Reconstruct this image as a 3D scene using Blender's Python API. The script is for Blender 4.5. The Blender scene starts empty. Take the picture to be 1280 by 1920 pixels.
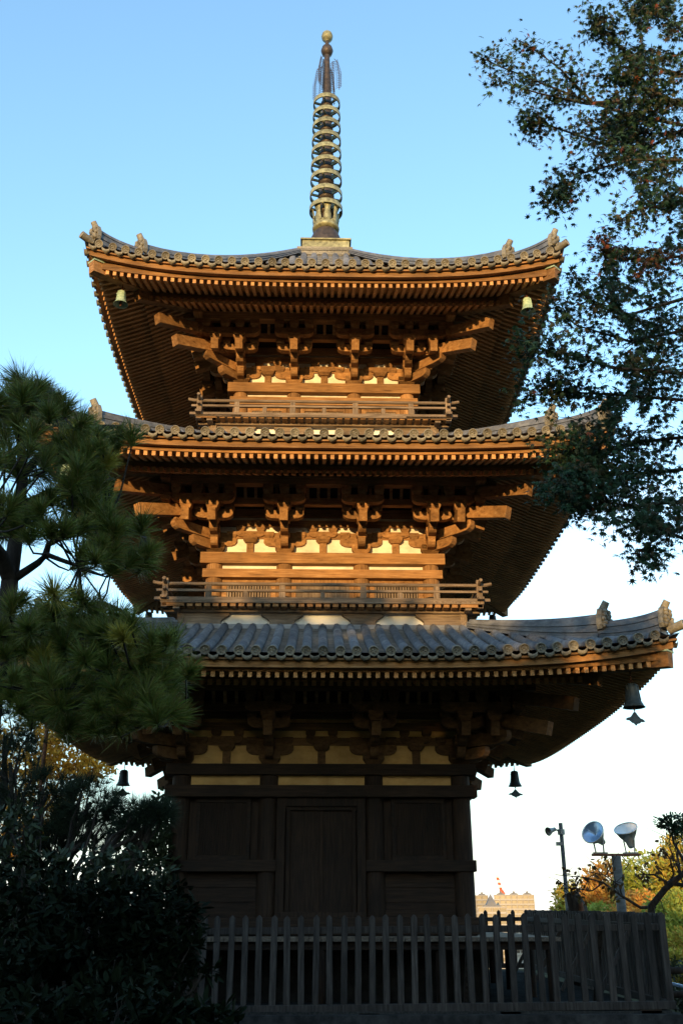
import bpy, bmesh, math, random
from mathutils import Vector, Matrix, noise

# ------------------------------------------------------------------ camera, sky, sun, exposure
SC = bpy.context.scene
COL = SC.collection
R = math.radians
CAM = Vector((-0.0685, -17.1265, 2.4388))
YAW, PIT, ROLL, FPX = 0.02504, 0.39852, -0.0008, 1802.06
_fw = Vector((math.sin(YAW)*math.cos(PIT), math.cos(YAW)*math.cos(PIT), math.sin(PIT)))
_rt = Vector((math.cos(YAW), -math.sin(YAW), 0.0))
_up = _rt.cross(_fw)
_r2 = math.cos(ROLL)*_rt + math.sin(ROLL)*_up
_u2 = -math.sin(ROLL)*_rt + math.cos(ROLL)*_up
cam_d = bpy.data.cameras.new('camera')
cam = bpy.data.objects.new('camera', cam_d); COL.objects.link(cam)
M = Matrix((( _r2.x, _u2.x, -_fw.x, CAM.x), (_r2.y, _u2.y, -_fw.y, CAM.y), (_r2.z, _u2.z, -_fw.z, CAM.z), (0, 0, 0, 1)))
cam.matrix_world = M
cam_d.sensor_fit = 'VERTICAL'; cam_d.sensor_height = 36.0; cam_d.sensor_width = 24.0
cam_d.lens = FPX/1920*36
cam_d.clip_start = 0.05; cam_d.clip_end = 12000
SC.camera = cam

SUN_EL, SUN_AZ = R(4.8), R(15.0)      # sun stands behind the camera, to its left, just above the horizon
SUN_DIR = Vector((-math.sin(SUN_AZ)*math.cos(SUN_EL), -math.cos(SUN_AZ)*math.cos(SUN_EL), math.sin(SUN_EL)))
W = bpy.data.worlds.new('World'); SC.world = W; W.use_nodes = True
nt = W.node_tree; nt.nodes.clear()
wo = nt.nodes.new('ShaderNodeOutputWorld'); bg = nt.nodes.new('ShaderNodeBackground')
sky = nt.nodes.new('ShaderNodeTexSky'); sky.sky_type = 'NISHITA'; sky.sun_disc = False
sky.sun_elevation = SUN_EL; sky.sun_rotation = math.pi + SUN_AZ
sky.air_density = 1.0; sky.dust_density = 0.6; sky.ozone_density = 1.0; sky.altitude = 50
tc = nt.nodes.new('ShaderNodeTexCoord')
mp = nt.nodes.new('ShaderNodeMapping'); mp.inputs['Scale'].default_value = (1.6, 1.6, 6.5)
nz = nt.nodes.new('ShaderNodeTexNoise'); nz.inputs['Scale'].default_value = 2.2; nz.inputs['Detail'].default_value = 7; nz.inputs['Roughness'].default_value = 0.62
cr = nt.nodes.new('ShaderNodeValToRGB'); cr.color_ramp.elements[0].position = 0.42; cr.color_ramp.elements[0].color = (0, 0, 0, 1)
cr.color_ramp.elements[1].position = 0.8; cr.color_ramp.elements[1].color = (0.55, 0.55, 0.55, 1)
mx = nt.nodes.new('ShaderNodeMix'); mx.data_type = 'RGBA'
mx.inputs['B'].default_value = (3.4, 2.1, 1.75, 1)
nt.links.new(tc.outputs['Generated'], mp.inputs['Vector']); nt.links.new(mp.outputs[0], nz.inputs['Vector'])
nt.links.new(nz.outputs['Fac'], cr.inputs['Fac'])
_c = (_fw + _r2*(1190-640)/FPX - _u2*(1095-960)/FPX).normalized()     # a soft bank of cloud low in the north-east
dt = nt.nodes.new('ShaderNodeVectorMath'); dt.operation = 'DOT_PRODUCT'; dt.inputs[1].default_value = _c
mrc = nt.nodes.new('ShaderNodeMapRange'); mrc.inputs[1].default_value = .985; mrc.inputs[2].default_value = .999
mlc = nt.nodes.new('ShaderNodeMath'); mlc.operation = 'MULTIPLY'
nt.links.new(tc.outputs['Generated'], dt.inputs[0]); nt.links.new(dt.outputs['Value'], mrc.inputs[0]); nt.links.new(mrc.outputs[0], mlc.inputs[1])
nt.links.new(cr.outputs[0], mlc.inputs[0]); nt.links.new(mlc.outputs[0], mx.inputs['Factor'])
tint = nt.nodes.new('ShaderNodeVectorMath'); tint.operation = 'MULTIPLY'; tint.inputs[1].default_value = (1.66, 2.14, 2.55)
sx = nt.nodes.new('ShaderNodeSeparateXYZ'); nt.links.new(tc.outputs['Generated'], sx.inputs[0])
mrh = nt.nodes.new('ShaderNodeMapRange'); mrh.interpolation_type = 'SMOOTHSTEP'; mrh.inputs[1].default_value = .13; mrh.inputs[2].default_value = 0.0; mrh.inputs[4].default_value = .65
nt.links.new(sx.outputs['Z'], mrh.inputs[0])       # pale mist low over the horizon
mx2 = nt.nodes.new('ShaderNodeMix'); mx2.data_type = 'RGBA'; mx2.inputs['B'].default_value = (3.0, 2.3, 1.95, 1)
mrv = nt.nodes.new('ShaderNodeMapRange'); mrv.interpolation_type = 'SMOOTHSTEP'; mrv.inputs[1].default_value = .42; mrv.inputs[2].default_value = .16; mrv.inputs[4].default_value = .6
nt.links.new(sx.outputs['Z'], mrv.inputs[0])       # thin pale blue veil above it
mx3 = nt.nodes.new('ShaderNodeMix'); mx3.data_type = 'RGBA'; mx3.inputs['B'].default_value = (1.22, 1.22, 1.17, 1)
nt.links.new(mrv.outputs[0], mx3.inputs['Factor']); nt.links.new(sky.outputs[0], mx3.inputs['A'])
nt.links.new(mx3.outputs['Result'], mx.inputs['A'])
nt.links.new(mrh.outputs[0], mx2.inputs['Factor']); nt.links.new(mx.outputs['Result'], mx2.inputs['A'])
nt.links.new(mx2.outputs['Result'], tint.inputs[0]); nt.links.new(tint.outputs[0], bg.inputs['Color'])
bg.inputs['Strength'].default_value = 0.15
nt.links.new(bg.outputs[0], wo.inputs['Surface'])
sd = bpy.data.lights.new('sun', 'SUN'); sd.energy = 2.6; sd.color = (1.0, 0.63, 0.25); sd.angle = R(0.5)
so = bpy.data.objects.new('sun', sd); COL.objects.link(so)
so.rotation_euler = SUN_DIR.to_track_quat('Z', 'Y').to_euler(); so.location = SUN_DIR*60
SC.view_settings.view_transform = 'Standard'; SC.view_settings.look = 'None'
SC.view_settings.exposure = 1.2; SC.view_settings.gamma = 1.0
SC.cycles.max_bounces = 6; SC.cycles.diffuse_bounces = 3; SC.cycles.transparent_max_bounces = 4
random.seed(7)

# ------------------------------------------------------------------ helpers
def ray(u, v):
    return _fw + _r2*(u-640)/FPX - _u2*(v-960)/FPX
def at_dist(u, v, D):
    d = ray(u, v); return CAM + d*(D/math.hypot(d.x, d.y))
class MB:
    """collects pieces of one mesh"""
    def __init__(s): s.v = []; s.f = []; s.m = []; s.mi = 0; s.sm = []
    def add(s, vs, fs, smooth=False):
        b = len(s.v); s.v += [tuple(p) for p in vs]
        for f in fs: s.f.append(tuple(b+i for i in f)); s.m.append(s.mi); s.sm.append(smooth)
    def hexa(s, p):   # p: 4 bottom ccw, 4 top
        s.add(p, [(3,2,1,0),(4,5,6,7),(0,1,5,4),(1,2,6,5),(2,3,7,6),(3,0,4,7)])
    def box(s, x0, x1, y0, y1, z0, z1):
        s.hexa([(x0,y0,z0),(x1,y0,z0),(x1,y1,z0),(x0,y1,z0),(x0,y0,z1),(x1,y0,z1),(x1,y1,z1),(x0,y1,z1)])
    def bar(s, a, b, w, h, up=(0,0,1), base=False):   # box from a to b; base: a,b are the middle of the bottom
        a = Vector(a); b = Vector(b); d = (b-a).normalized(); side = d.cross(Vector(up)).normalized(); u = side.cross(d)
        o0, o1 = ((0, h) if base else (-h/2, h/2))
        P = []
        for o in (o0, o1):
            P += [a-side*w/2+u*o, a+side*w/2+u*o, b+side*w/2+u*o, b-side*w/2+u*o]
        s.hexa(P)
    def prism(s, poly, o, A, B, C, t):    # polygon in A,B plane, thickness t centred along C
        o = Vector(o); A = Vector(A); B = Vector(B); C = Vector(C); n = len(poly)
        p = [o+A*x+B*y-C*t/2 for x, y in poly]; q = [o+A*x+B*y+C*t/2 for x, y in poly]
        s.add(p+q, [tuple(range(n))[::-1], tuple(range(n, 2*n))]+[(i, (i+1) % n, n+(i+1) % n, n+i) for i in range(n)])
    def tube(s, path, rad, n=8, cap=True, smooth=True):
        path = [Vector(p) for p in path]; rings = []; ref = None
        for i, p in enumerate(path):
            d = (path[min(i+1, len(path)-1)]-path[max(i-1, 0)]).normalized()
            if ref is None: ref = d.orthogonal().normalized()
            ref = (ref-d*ref.dot(d)); ref = ref.normalized() if ref.length > 1e-6 else d.orthogonal().normalized()
            b = d.cross(ref); r = rad[i] if hasattr(rad, '__len__') else rad
            rings.append([p+(ref*math.cos(2*math.pi*k/n)+b*math.sin(2*math.pi*k/n))*r for k in range(n)])
        vs = [q for ring in rings for q in ring]; fs = []
        for i in range(len(path)-1):
            for k in range(n): fs.append((i*n+k, i*n+(k+1) % n, (i+1)*n+(k+1) % n, (i+1)*n+k))
        s.add(vs, fs, smooth)
        if cap:
            s.add(rings[0], [tuple(range(n))[::-1]]); s.add(rings[-1], [tuple(range(n))])
    def lathe(s, prof, c, n=20, axis=(0,0,1), smooth=True):     # profile (r, h) along axis
        c = Vector(c); ax = Vector(axis).normalized(); e = ax.orthogonal().normalized(); g = ax.cross(e)
        vs = [c+ax*h+(e*math.cos(2*math.pi*k/n)+g*math.sin(2*math.pi*k/n))*r for r, h in prof for k in range(n)]
        fs = [(i*n+k, i*n+(k+1) % n, (i+1)*n+(k+1) % n, (i+1)*n+k) for i in range(len(prof)-1) for k in range(n)]
        s.add(vs, fs, smooth)
    def ball(s, c, r, n=8, sc=(1,1,1)):
        prof = []
        vs = []; fs = []
        for i in range(n//2+1):
            t = math.pi*i/(n//2)
            for k in range(n): vs.append((c[0]+r*sc[0]*math.sin(t)*math.cos(2*math.pi*k/n), c[1]+r*sc[1]*math.sin(t)*math.sin(2*math.pi*k/n), c[2]+r*sc[2]*math.cos(t)))
        for i in range(n//2):
            for k in range(n): fs.append((i*n+k, (i+1)*n+k, (i+1)*n+(k+1) % n, i*n+(k+1) % n))
        s.add(vs, fs, True)
    def build(s, name, mat, parent=None, bevel=0, rot=None, rdepth=0):
        me = bpy.data.meshes.new(name)
        v = s.v
        if rot is not None: v = [tuple(rot @ Vector(p)) for p in v]
        me.from_pydata(v, [], s.f)
        mats = mat if isinstance(mat, (list, tuple)) else [mat]
        for m in mats: me.materials.append(m)
        me.polygons.foreach_set('material_index', s.m); me.polygons.foreach_set('use_smooth', s.sm)
        me.validate(); me.update()
        o = bpy.data.objects.new(name, me); COL.objects.link(o)
        if parent: o.parent = parent
        if bevel:
            b = o.modifiers.new('bevel', 'BEVEL'); b.width = bevel; b.segments = 2; b.limit_method = 'ANGLE'
        return o
def tag(o, label=None, cat=None, group=None, kind=None):
    if label: o['label'] = label
    if cat: o['category'] = cat
    if group: o['group'] = group
    if kind: o['kind'] = kind
    return o
def thing(name, loc, label, cat, group=None):
    o = bpy.data.objects.new(name, None); COL.objects.link(o); o.location = loc; o.empty_display_size = .2
    return tag(o, label, cat, group)
def kids(o): return [c for c in COL.objects if c.parent == o]
def copy_tree(o, parent=None):
    c = o.copy(); COL.objects.link(c); c.parent = parent
    for ch in kids(o): copy_tree(ch, c)
    return c
def rotk(k): return Matrix.Rotation(k*math.pi/2, 3, 'Z')
def sm(x): x = max(0, min(1, x)); return x*x*(3-2*x)

# ------------------------------------------------------------------ materials
MATS = {}
def mat(name, ramp, scale=(1,1,1), nscale=5, rough=.75, bump=.15, bscale=None, metal=0, rand=0.0, spec=.3, blotch=0.0, detail=6, wave=None):
    m = bpy.data.materials.new(name); m.use_nodes = True; t = m.node_tree; N = t.nodes; L = t.links
    b = N['Principled BSDF']; b.inputs['Roughness'].default_value = rough; b.inputs['Metallic'].default_value = metal
    b.inputs['Specular IOR Level'].default_value = spec
    c = N.new('ShaderNodeTexCoord'); oi = N.new('ShaderNodeObjectInfo')
    ad = N.new('ShaderNodeVectorMath'); ad.operation = 'ADD'
    ml = N.new('ShaderNodeMath'); ml.operation = 'MULTIPLY'; ml.inputs[1].default_value = 37.0
    L.new(oi.outputs['Random'], ml.inputs[0]); L.new(c.outputs['Object'], ad.inputs[0]); L.new(ml.outputs[0], ad.inputs[1])
    mpp = N.new('ShaderNodeMapping'); mpp.inputs['Scale'].default_value = scale; L.new(ad.outputs[0], mpp.inputs['Vector'])
    n1 = N.new('ShaderNodeTexNoise'); n1.inputs['Scale'].default_value = nscale; n1.inputs['Detail'].default_value = detail; n1.inputs['Roughness'].default_value = .62
    L.new(mpp.outputs[0], n1.inputs['Vector'])
    r = N.new('ShaderNodeValToRGB'); el = r.color_ramp.elements
    n = len(ramp)
    for i, cc in enumerate(ramp):
        p = .28+.44*i/(n-1)
        e = el[i] if i < 2 else el.new(p)
        e.position = p; e.color = (*cc, 1)
    L.new(n1.outputs['Fac'], r.inputs['Fac']); out = r.outputs[0]
    if blotch:
        n2 = N.new('ShaderNodeTexNoise'); n2.inputs['Scale'].default_value = 1.7; n2.inputs['Detail'].default_value = 4
        L.new(ad.outputs[0], n2.inputs['Vector'])
        mr = N.new('ShaderNodeMapRange'); mr.inputs[1].default_value = .3; mr.inputs[2].default_value = .7; mr.inputs[3].default_value = 1-blotch; mr.inputs[4].default_value = 1+blotch*.6
        L.new(n2.outputs['Fac'], mr.inputs[0])
        vm = N.new('ShaderNodeVectorMath'); vm.operation = 'SCALE'; L.new(out, vm.inputs[0]); L.new(mr.outputs[0], vm.inputs['Scale']); out = vm.outputs[0]
    if rand:
        mr = N.new('ShaderNodeMapRange'); mr.inputs[3].default_value = 1-rand; mr.inputs[4].default_value = 1+rand
        L.new(oi.outputs['Random'], mr.inputs[0])
        vm = N.new('ShaderNodeVectorMath'); vm.operation = 'SCALE'; L.new(out, vm.inputs[0]); L.new(mr.outputs[0], vm.inputs['Scale']); out = vm.outputs[0]
    if name.startswith('tile'):
        gi = N.new('ShaderNodeNewGeometry'); mr = N.new('ShaderNodeMapRange'); mr.inputs[3].default_value = .68; mr.inputs[4].default_value = 1.25
        L.new(gi.outputs['Random Per Island'], mr.inputs[0])
        vm = N.new('ShaderNodeVectorMath'); vm.operation = 'SCALE'; L.new(out, vm.inputs[0]); L.new(mr.outputs[0], vm.inputs['Scale']); out = vm.outputs[0]
    L.new(out, b.inputs['Base Color'])
    if bump:
        bp = N.new('ShaderNodeBump'); bp.inputs['Strength'].default_value = bump; bp.inputs['Distance'].default_value = .02
        L.new(n1.outputs['Fac'], bp.inputs['Height']); L.new(bp.outputs[0], b.inputs['Normal'])
    MATS[name] = m; return m
WR = [(.09,.042,.015), (.25,.125,.045), (.31,.16,.06), (.42,.25,.12)]
WE = [(.30,.145,.05), (.48,.24,.088), (.60,.33,.135)]  # eave undersides: warm bounce glow put into a lighter wood colour
WD = [(.010,.005,.0025), (.025,.013,.0065), (.044,.024,.012)]  # same timber darkened: shade of lower storey and recesses painted in
WM = [(.06,.03,.012), (.13,.066,.027), (.20,.105,.043)]  # lowest brackets: same wood, their shade put into the colour
WG = [(.09,.062,.042), (.20,.145,.10), (.30,.225,.16)]
GR = {'x': (1.2, 16, 16), 'y': (16, 1.2, 16), 'z': (16, 16, 1.2), 'n': (5, 5, 9)}
for a in 'xyzn':
    mat('wood_'+a, WR, GR[a], 2.4, .8, .35, rand=.22, blotch=.42)
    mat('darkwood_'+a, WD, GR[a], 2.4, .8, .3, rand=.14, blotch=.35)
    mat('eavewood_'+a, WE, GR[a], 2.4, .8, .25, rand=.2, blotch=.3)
    mat('shadedwood_'+a, WM, GR[a], 2.4, .8, .25, rand=.16, blotch=.3)
    mat('greywood_'+a, WG, GR[a], 2.4, .85, .3, rand=.14, blotch=.3)
mat('fencewood', [(.018,.0145,.0125), (.048,.040,.035), (.085,.073,.064)], (14, 14, 1.1), 2.6, .85, .4, rand=.3, blotch=.3)
mat('plaster', [(.62,.56,.44), (.76,.71,.58), (.82,.78,.66)], (1,1,2), 6, .9, .1, blotch=.32)
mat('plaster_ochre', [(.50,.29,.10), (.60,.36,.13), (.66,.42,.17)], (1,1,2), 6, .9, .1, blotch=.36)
mat('plaster_white', [(.76,.74,.70), (.86,.85,.81), (.88,.87,.84)], (1,1,1), 5, .9, .08, blotch=.12)
mat('tile', [(.07,.075,.085), (.13,.135,.15), (.2,.205,.21)], (3,3,3), 3, .42, .12, blotch=.35, spec=.5)
mat('tile_end', [(.12,.105,.08), (.21,.19,.145), (.30,.265,.2)], (3,3,3), 9, .6, .2, blotch=.3)  # end tiles: same tile with warm sunlight put into the colour
mat('bronze', [(.11,.105,.06), (.29,.275,.15), (.43,.42,.24)], (2,2,2), 6, .5, .12, blotch=.3, metal=.15)
mat('bronze_dark', [(.03,.025,.022), (.065,.05,.042), (.11,.082,.062)], (2,2,2), 6, .5, .1, metal=.3)
mat('patina', [(.2,.3,.2), (.38,.5,.34), (.5,.58,.4)], (2,2,4), 6, .6, .15, blotch=.25)
mat('bell_dark', [(.03,.035,.032), (.06,.07,.065), (.1,.11,.1)], (2,2,4), 6, .5, .1)
mat('stone', [(.018,.018,.018), (.04,.04,.04), (.065,.065,.062)], (1,1,1), 8, .95, .3, blotch=.3, spec=.05)
mat('gravel', [(.022,.022,.021), (.04,.04,.038), (.065,.065,.06)], (1,1,1), 30, 1.0, .4, blotch=.2, spec=0)
mat('soil', [(.035,.032,.022), (.065,.06,.04), (.09,.09,.05)], (1,1,1), 1.3, 1.0, .4, blotch=.3, spec=0)
mat('bark', [(.02,.016,.013), (.045,.036,.03), (.08,.065,.055)], (8,8,2), 3, .95, .5)
mat('concrete', [(.09,.10,.105), (.14,.15,.155), (.19,.20,.20)], (1,1,3), 4, .8, .1, blotch=.2)
mat('steel', [(.2,.2,.19), (.3,.3,.28), (.38,.37,.35)], (1,1,1), 4, .45, .03, metal=.5)
mat('lamp_shell', [(.5,.5,.48), (.6,.6,.58), (.68,.68,.66)], (1,1,1), 3, .3, 0, metal=.5)
mat('lamp_white', [(.8,.8,.78), (.84,.84,.82), (.86,.86,.84)], (1,1,1), 2, .5, 0)
mat('lamp_glass', [(.26,.42,.62), (.32,.48,.68), (.38,.54,.74)], (1,1,1), 2, .2, 0, metal=.5, spec=.6)  # left lamp face: reflected blue of the sky put into the colour
mat('rust', [(.10,.04,.02), (.18,.07,.035), (.25,.11,.06)], (2,2,2), 5, .8, .2)
mat('dark_stone', [(.012,.012,.011), (.025,.024,.022), (.04,.038,.035)], (1,1,1), 6, .95, .3)
mat('black_plastic', [(.012,.012,.012), (.02,.02,.02), (.03,.03,.03)], (1,1,1), 3, .5, 0)

def leafmat(name, cols, rough=.5, spec=.35, trans=.25):
    m = bpy.data.materials.new(name); m.use_nodes = True; t = m.node_tree; N = t.nodes; L = t.links
    b = N['Principled BSDF']; b.inputs['Roughness'].default_value = rough; b.inputs['Specular IOR Level'].default_value = spec
    g = N.new('ShaderNodeNewGeometry'); r = N.new('ShaderNodeValToRGB'); el = r.color_ramp.elements
    for i, cc in enumerate(cols):
        p = i/(len(cols)-1); e = el[i] if i < 2 else el.new(p); e.position = p; e.color = (*cc, 1)
    L.new(g.outputs['Random Per Island'], r.inputs['Fac']); L.new(r.outputs[0], b.inputs['Base Color'])
    if trans:
        tr = N.new('ShaderNodeBsdfTranslucent'); L.new(r.outputs[0], tr.inputs['Color'])
        ms = N.new('ShaderNodeMixShader'); ms.inputs[0].default_value = trans
        L.new(b.outputs[0], ms.inputs[1]); L.new(tr.outputs[0], ms.inputs[2]); L.new(ms.outputs[0], N['Material Output'].inputs[0])
    MATS[name] = m; return m
leafmat('pine_needles', [(.07,.11,.02), (.11,.165,.03), (.17,.22,.04), (.11,.16,.03), (.25,.23,.045), (.12,.08,.025)], .45, .4, .15)
leafmat('pine_needles_yellow', [(.3,.27,.04), (.4,.33,.05), (.25,.26,.05)], .5, .3, .15)
leafmat('dark_needles', [(.012,.02,.012), (.022,.035,.018), (.035,.05,.02)], .6, .2, .05)
leafmat('maple_leaves', [(.013,.042,.02), (.018,.055,.026), (.028,.068,.028), (.019,.055,.026), (.07,.05,.022), (.018,.05,.026)], .5, .25, .12)
leafmat('maple_red', [(.14,.035,.015), (.2,.05,.02), (.09,.05,.02), (.05,.06,.025)], .5, .3, .2)
leafmat('camellia_leaves', [(.004,.0075,.003), (.006,.011,.0045), (.009,.015,.006), (.007,.012,.005)], .7, .07, .02)
leafmat('fine_leaves', [(.02,.03,.015), (.035,.05,.02), (.05,.06,.03)], .55, .25, .1)
leafmat('orange_leaves', [(.45,.2,.02), (.6,.3,.03), (.36,.22,.03), (.68,.34,.04)], .6, .2, .3)
leafmat('autumn_leaves', [(.36,.34,.05), (.46,.40,.06), (.27,.30,.05), (.52,.34,.06), (.40,.25,.05)], .7, .15, .25)
leafmat('autumn_rust', [(.58,.27,.07), (.50,.22,.05), (.60,.37,.08), (.42,.28,.06)], .7, .15, .25)
leafmat('autumn_green', [(.24,.30,.05), (.32,.36,.06), (.19,.26,.05), (.42,.38,.07)], .7, .15, .25)
leafmat('shade_leaves', [(.02,.035,.014), (.03,.05,.02), (.04,.06,.025)], .7, .1, .0)
leafmat('brown_leaves', [(.10,.05,.02), (.15,.08,.03), (.07,.06,.02), (.2,.09,.03)], .6, .2, .2)

# ------------------------------------------------------------------ setting: one ground sheet, the hilltop falls away behind the tower
def ground_z(x, y):
    r = math.hypot(x*.8, max(0, y-2))
    return .8 - 44*sm((r-16)/140) + .12*noise.noise(Vector((x*.1, y*.1, 0)))
def ring_vals():
    a = [0]
    s = 1.2
    while a[-1] < 6000: a.append(a[-1]+s); s *= 1.16
    return [-q for q in a[:0:-1]]+a
gv = ring_vals(); g = MB(); ng = len(gv)
vs = [(x, y, ground_z(x, y)) for y in gv for x in gv]
g.add(vs, [(j*ng+i, j*ng+i+1, (j+1)*ng+i+1, (j+1)*ng+i) for j in range(ng-1) for i in range(ng-1)], True)
tag(g.build('ground', MATS['soil']), kind='structure')

# ------------------------------------------------------------------ the pagoda
PAG = thing('pagoda', (0, 0, 0), 'tall three-storied wooden pagoda with grey tiled roofs and bronze spire', 'pagoda')
W2 = [2.1, 1.815, 1.535]           # half width, column centres
INN = [.79, .645, .552]            # inner columns
CR_ = [.15, .145, .14]
BT = [4.571, 8.08, 11.523]         # top of the beam under the brackets
SZ = [1.29, 1.25, 1.22]             # bracket height scale
SV = [.80, .77, .75]             # bracket projection
TE = [4.78, 4.41, 4.03]            # tile edge
ZC = [5.66, 9.07, 12.44]           # tile roll centre at the eave
LT = [.31, .22, .40]               # tile lift at corners
T0 = [2.32, 2.05, .55]
ZT = [6.70, 10.17, 15.33]
AL = [.86, .9, .60]
FA = [4.57, 4.2, 3.82]             # fascia
FB = [5.43, 8.82, 12.19]
LF = [.19, .15, .225]
KI = [3.75, 3.45, 3.1]
KZ = [5.60, 9.0, 12.40]

def roof_z(i, u, v):
    s = (TE[i]-v)/(TE[i]-T0[i]); u = abs(u)
    q = min(1.0, max(0, u/TE[i]))
    return ZC[i]-.03 + (ZT[i]-ZC[i])*(AL[i]*s+(1-AL[i])*s*s) + LT[i]*q**3.4*max(0, 1-s)**1.6
def wl(i, v): return max(0, min(1.1, (v-W2[i])/(FA[i]-W2[i])))
def lift(i, u, v): return LF[i]*min(1.15, abs(u)/FA[i])**3*wl(i, v)
def fly_z(i, v):      # bottom of the flying rafters
    return FB[i]-.08 + (KZ[i]-(FB[i]-.08))*(FA[i]-v)/(FA[i]-KI[i])
def base_z(i, v):
    zk = KZ[i]-.17; vp = W2[i]+SV[i]; zp = BT[i]+.9*SZ[i]
    return zk+(zp-zk)*(KI[i]-v)/(KI[i]-vp)
def P(u, v, z): return (u, -v, z)

STUFF = MB(); STUFFB = MB()
def build_roof(i):
    sp = .221
    b = MB(); b.mi = 0
    nt_ = int(TE[i]/sp)
    for k in range(4):
        rk = rotk(k)
        def Q(u, v, z): return tuple(rk @ Vector((u, -v, z)))
        # bed
        nc = int((TE[i]-T0[i])/.13); nv = 2*nc-1; nu = 40; vs = []; fs = []
        for a in range(2*nc):
            v = T0[i]+(TE[i]-.02-T0[i])*((a+1)//2)/nc; st = .0 if a % 2 == 0 else .022
            for c in range(nu+1):
                u = v*(2*c/nu-1); vs.append(Q(u, v+(.004 if a % 2 else 0), roof_z(i, u, v)-.018+st))
        for a in range(nv):
            for c in range(nu): fs.append((a*(nu+1)+c, (a+1)*(nu+1)+c, (a+1)*(nu+1)+c+1, a*(nu+1)+c+1))
        b.mi = 0; b.add(vs, fs, False)
        # rolls with stepped tile joints, end discs with rim and emblem
        for j in range(-nt_, nt_+1):
            u = j*sp
            v1 = TE[i]; v0 = max(T0[i], abs(u)+.05)
            if v1-v0 < .12: continue
            n = max(2, int((v1-v0)/.27))
            vs = []; fs = []; ns = 6; rr = .066; cnt = 0
            jx = random.uniform(-.007, .007); jz = random.uniform(-.007, .007)
            for q in range(n):
                for e, rad in ((0, rr+.004), (1, rr-.006)):
                    v = v1+(v0-v1)*(q+e)/n; zc = roof_z(i, u, v)+.018+jz
                    for t in range(ns+1):
                        an = math.pi*(t/ns*1.3-.15); vs.append(Q(u+jx+rad*math.cos(an), v, zc+rad*math.sin(an)))
                    cnt += 1
            for q in range(cnt-1):
                for t in range(ns): fs.append((q*(ns+1)+t, q*(ns+1)+t+1, (q+1)*(ns+1)+t+1, (q+1)*(ns+1)+t))
            b.mi = 0; b.add(vs, fs, True)
            zc = roof_z(i, u, v1)+.03; ze = roof_z(i, u, v1-.1)+.03
            ax = (rk @ Vector((0, -.1, zc-ze-.0))).normalized()
            b.mi = 1
            ctr = Vector(Q(u+jx, v1, zc))
            b.lathe([(.068, -.05), (.071, 0), (.069, .012), (.058, .014), (.054, .003), (.0, .003)], ctr, 16, ax)
            e1 = ax.orthogonal().normalized(); e2 = ax.cross(e1)
            for q in range(3):      # three comma emblem, low relief
                an = q*2.094+.4
                p = ctr+ax*.006+(e1*math.cos(an)+e2*math.sin(an))*.022
                b.lathe([(.014, 0), (.011, .006), (0, .007)], p, 6, ax)
                p2 = ctr+ax*.006+(e1*math.cos(an+.9)+e2*math.sin(an+.9))*.034
                b.lathe([(.008, 0), (.006, .004), (0, .005)], p2, 5, ax)
            # lip of the concave tile beside it
        for j in range(-nt_-1, nt_+1):
            u0 = (j+.5)*sp
            if abs(u0) > TE[i]-.12: continue   # concave tile fronts
            vs = []; ns = 6
            for r_, dz in ((0, -.012), (1, -.062), (2, -.05)):
                for t in range(ns+1):
                    x = (t/ns-.5)*(sp-.09); sag = -.035*(1-(2*t/ns-1)**2)
                    v = TE[i]+(.004 if r_ < 2 else -.09)
                    vs.append(Q(u0+x, v, roof_z(i, u0+x, TE[i])+dz+sag))
            fs = []
            for r_ in range(2):
                for t in range(ns): fs.append((r_*(ns+1)+t, r_*(ns+1)+t+1, (r_+1)*(ns+1)+t+1, (r_+1)*(ns+1)+t))
            b.mi = 1; b.add(vs, [f[::-1] for f in fs], True)
    roof = b.build('tiled_roof', [MATS['tile'], MATS['tile_end']], PAG)
    # tile boards, fascia, soffit, kioi: one curved strip per side
    for k in range(4):
        rk = rotk(k); n = 48
        def strip(name, m, sec, vmax, lf):   # sec: closed list of (v, z) ; lf(u) lift
            q = MB(); L_ = []
            for c in range(n+1):
                t = 2*c/n-1
                for v, z in sec: L_.append(tuple(rk @ Vector((t*v, -v, z+lf(t*v)))))
            ns = len(sec); fs = []
            for c in range(n):
                for a in range(ns): fs.append((c*ns+a, (c+1)*ns+a, (c+1)*ns+(a+1) % ns, c*ns+(a+1) % ns))
            q.add(L_, [f[::-1] for f in fs]); return q.build(name, m, roof)
        wx = MATS['wood_x'] if k % 2 == 0 else MATS['wood_y']
        te = TE[i]; zc = ZC[i]
        lt = lambda u: LT[i]*min(1, abs(u)/te)**3.4
        lfa = lambda u: lift(i, u, FA[i])
        strip('eave_board', wx, [(te-.10, zc-.20), (te-.10, zc-.10), (te-.35, zc-.06), (te-.35, zc-.16)], te, lt)
        strip('tile_batten', wx, [(te-.05, zc-.11), (te-.05, zc-.085), (te-.2, zc-.04), (te-.2, zc-.08)], te, lt)
        strip('fascia', wx, [(FA[i], FB[i]), (FA[i]+.015, FB[i]+.125), (FA[i]-.1, FB[i]+.125), (FA[i]-.1, FB[i])], FA[i], lfa)
        q0, q1 = KI[i], KI[i]-.09
        strip('eave_purlin', wx, [(q0, KZ[i]-.10), (q0, KZ[i]-.002), (q1, KZ[i]-.002), (q1, KZ[i]-.10)], q0, lambda u: lift(i, u, KI[i]))
        q = MB(); vs = []; rows = [FA[i]+.02, FA[i]-.3, KI[i], KI[i]-.1, W2[i]+SV[i], W2[i]+.3, W2[i]]
        for v in rows:
            zz = (fly_z(i, v)+.082) if v >= KI[i]-.01 else base_z(i, v)+.092
            for c in range(n+1):
                u = (2*c/n-1)*v; vs.append(tuple(rk @ Vector((u, -v, zz+lift(i, u, v)))))
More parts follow.
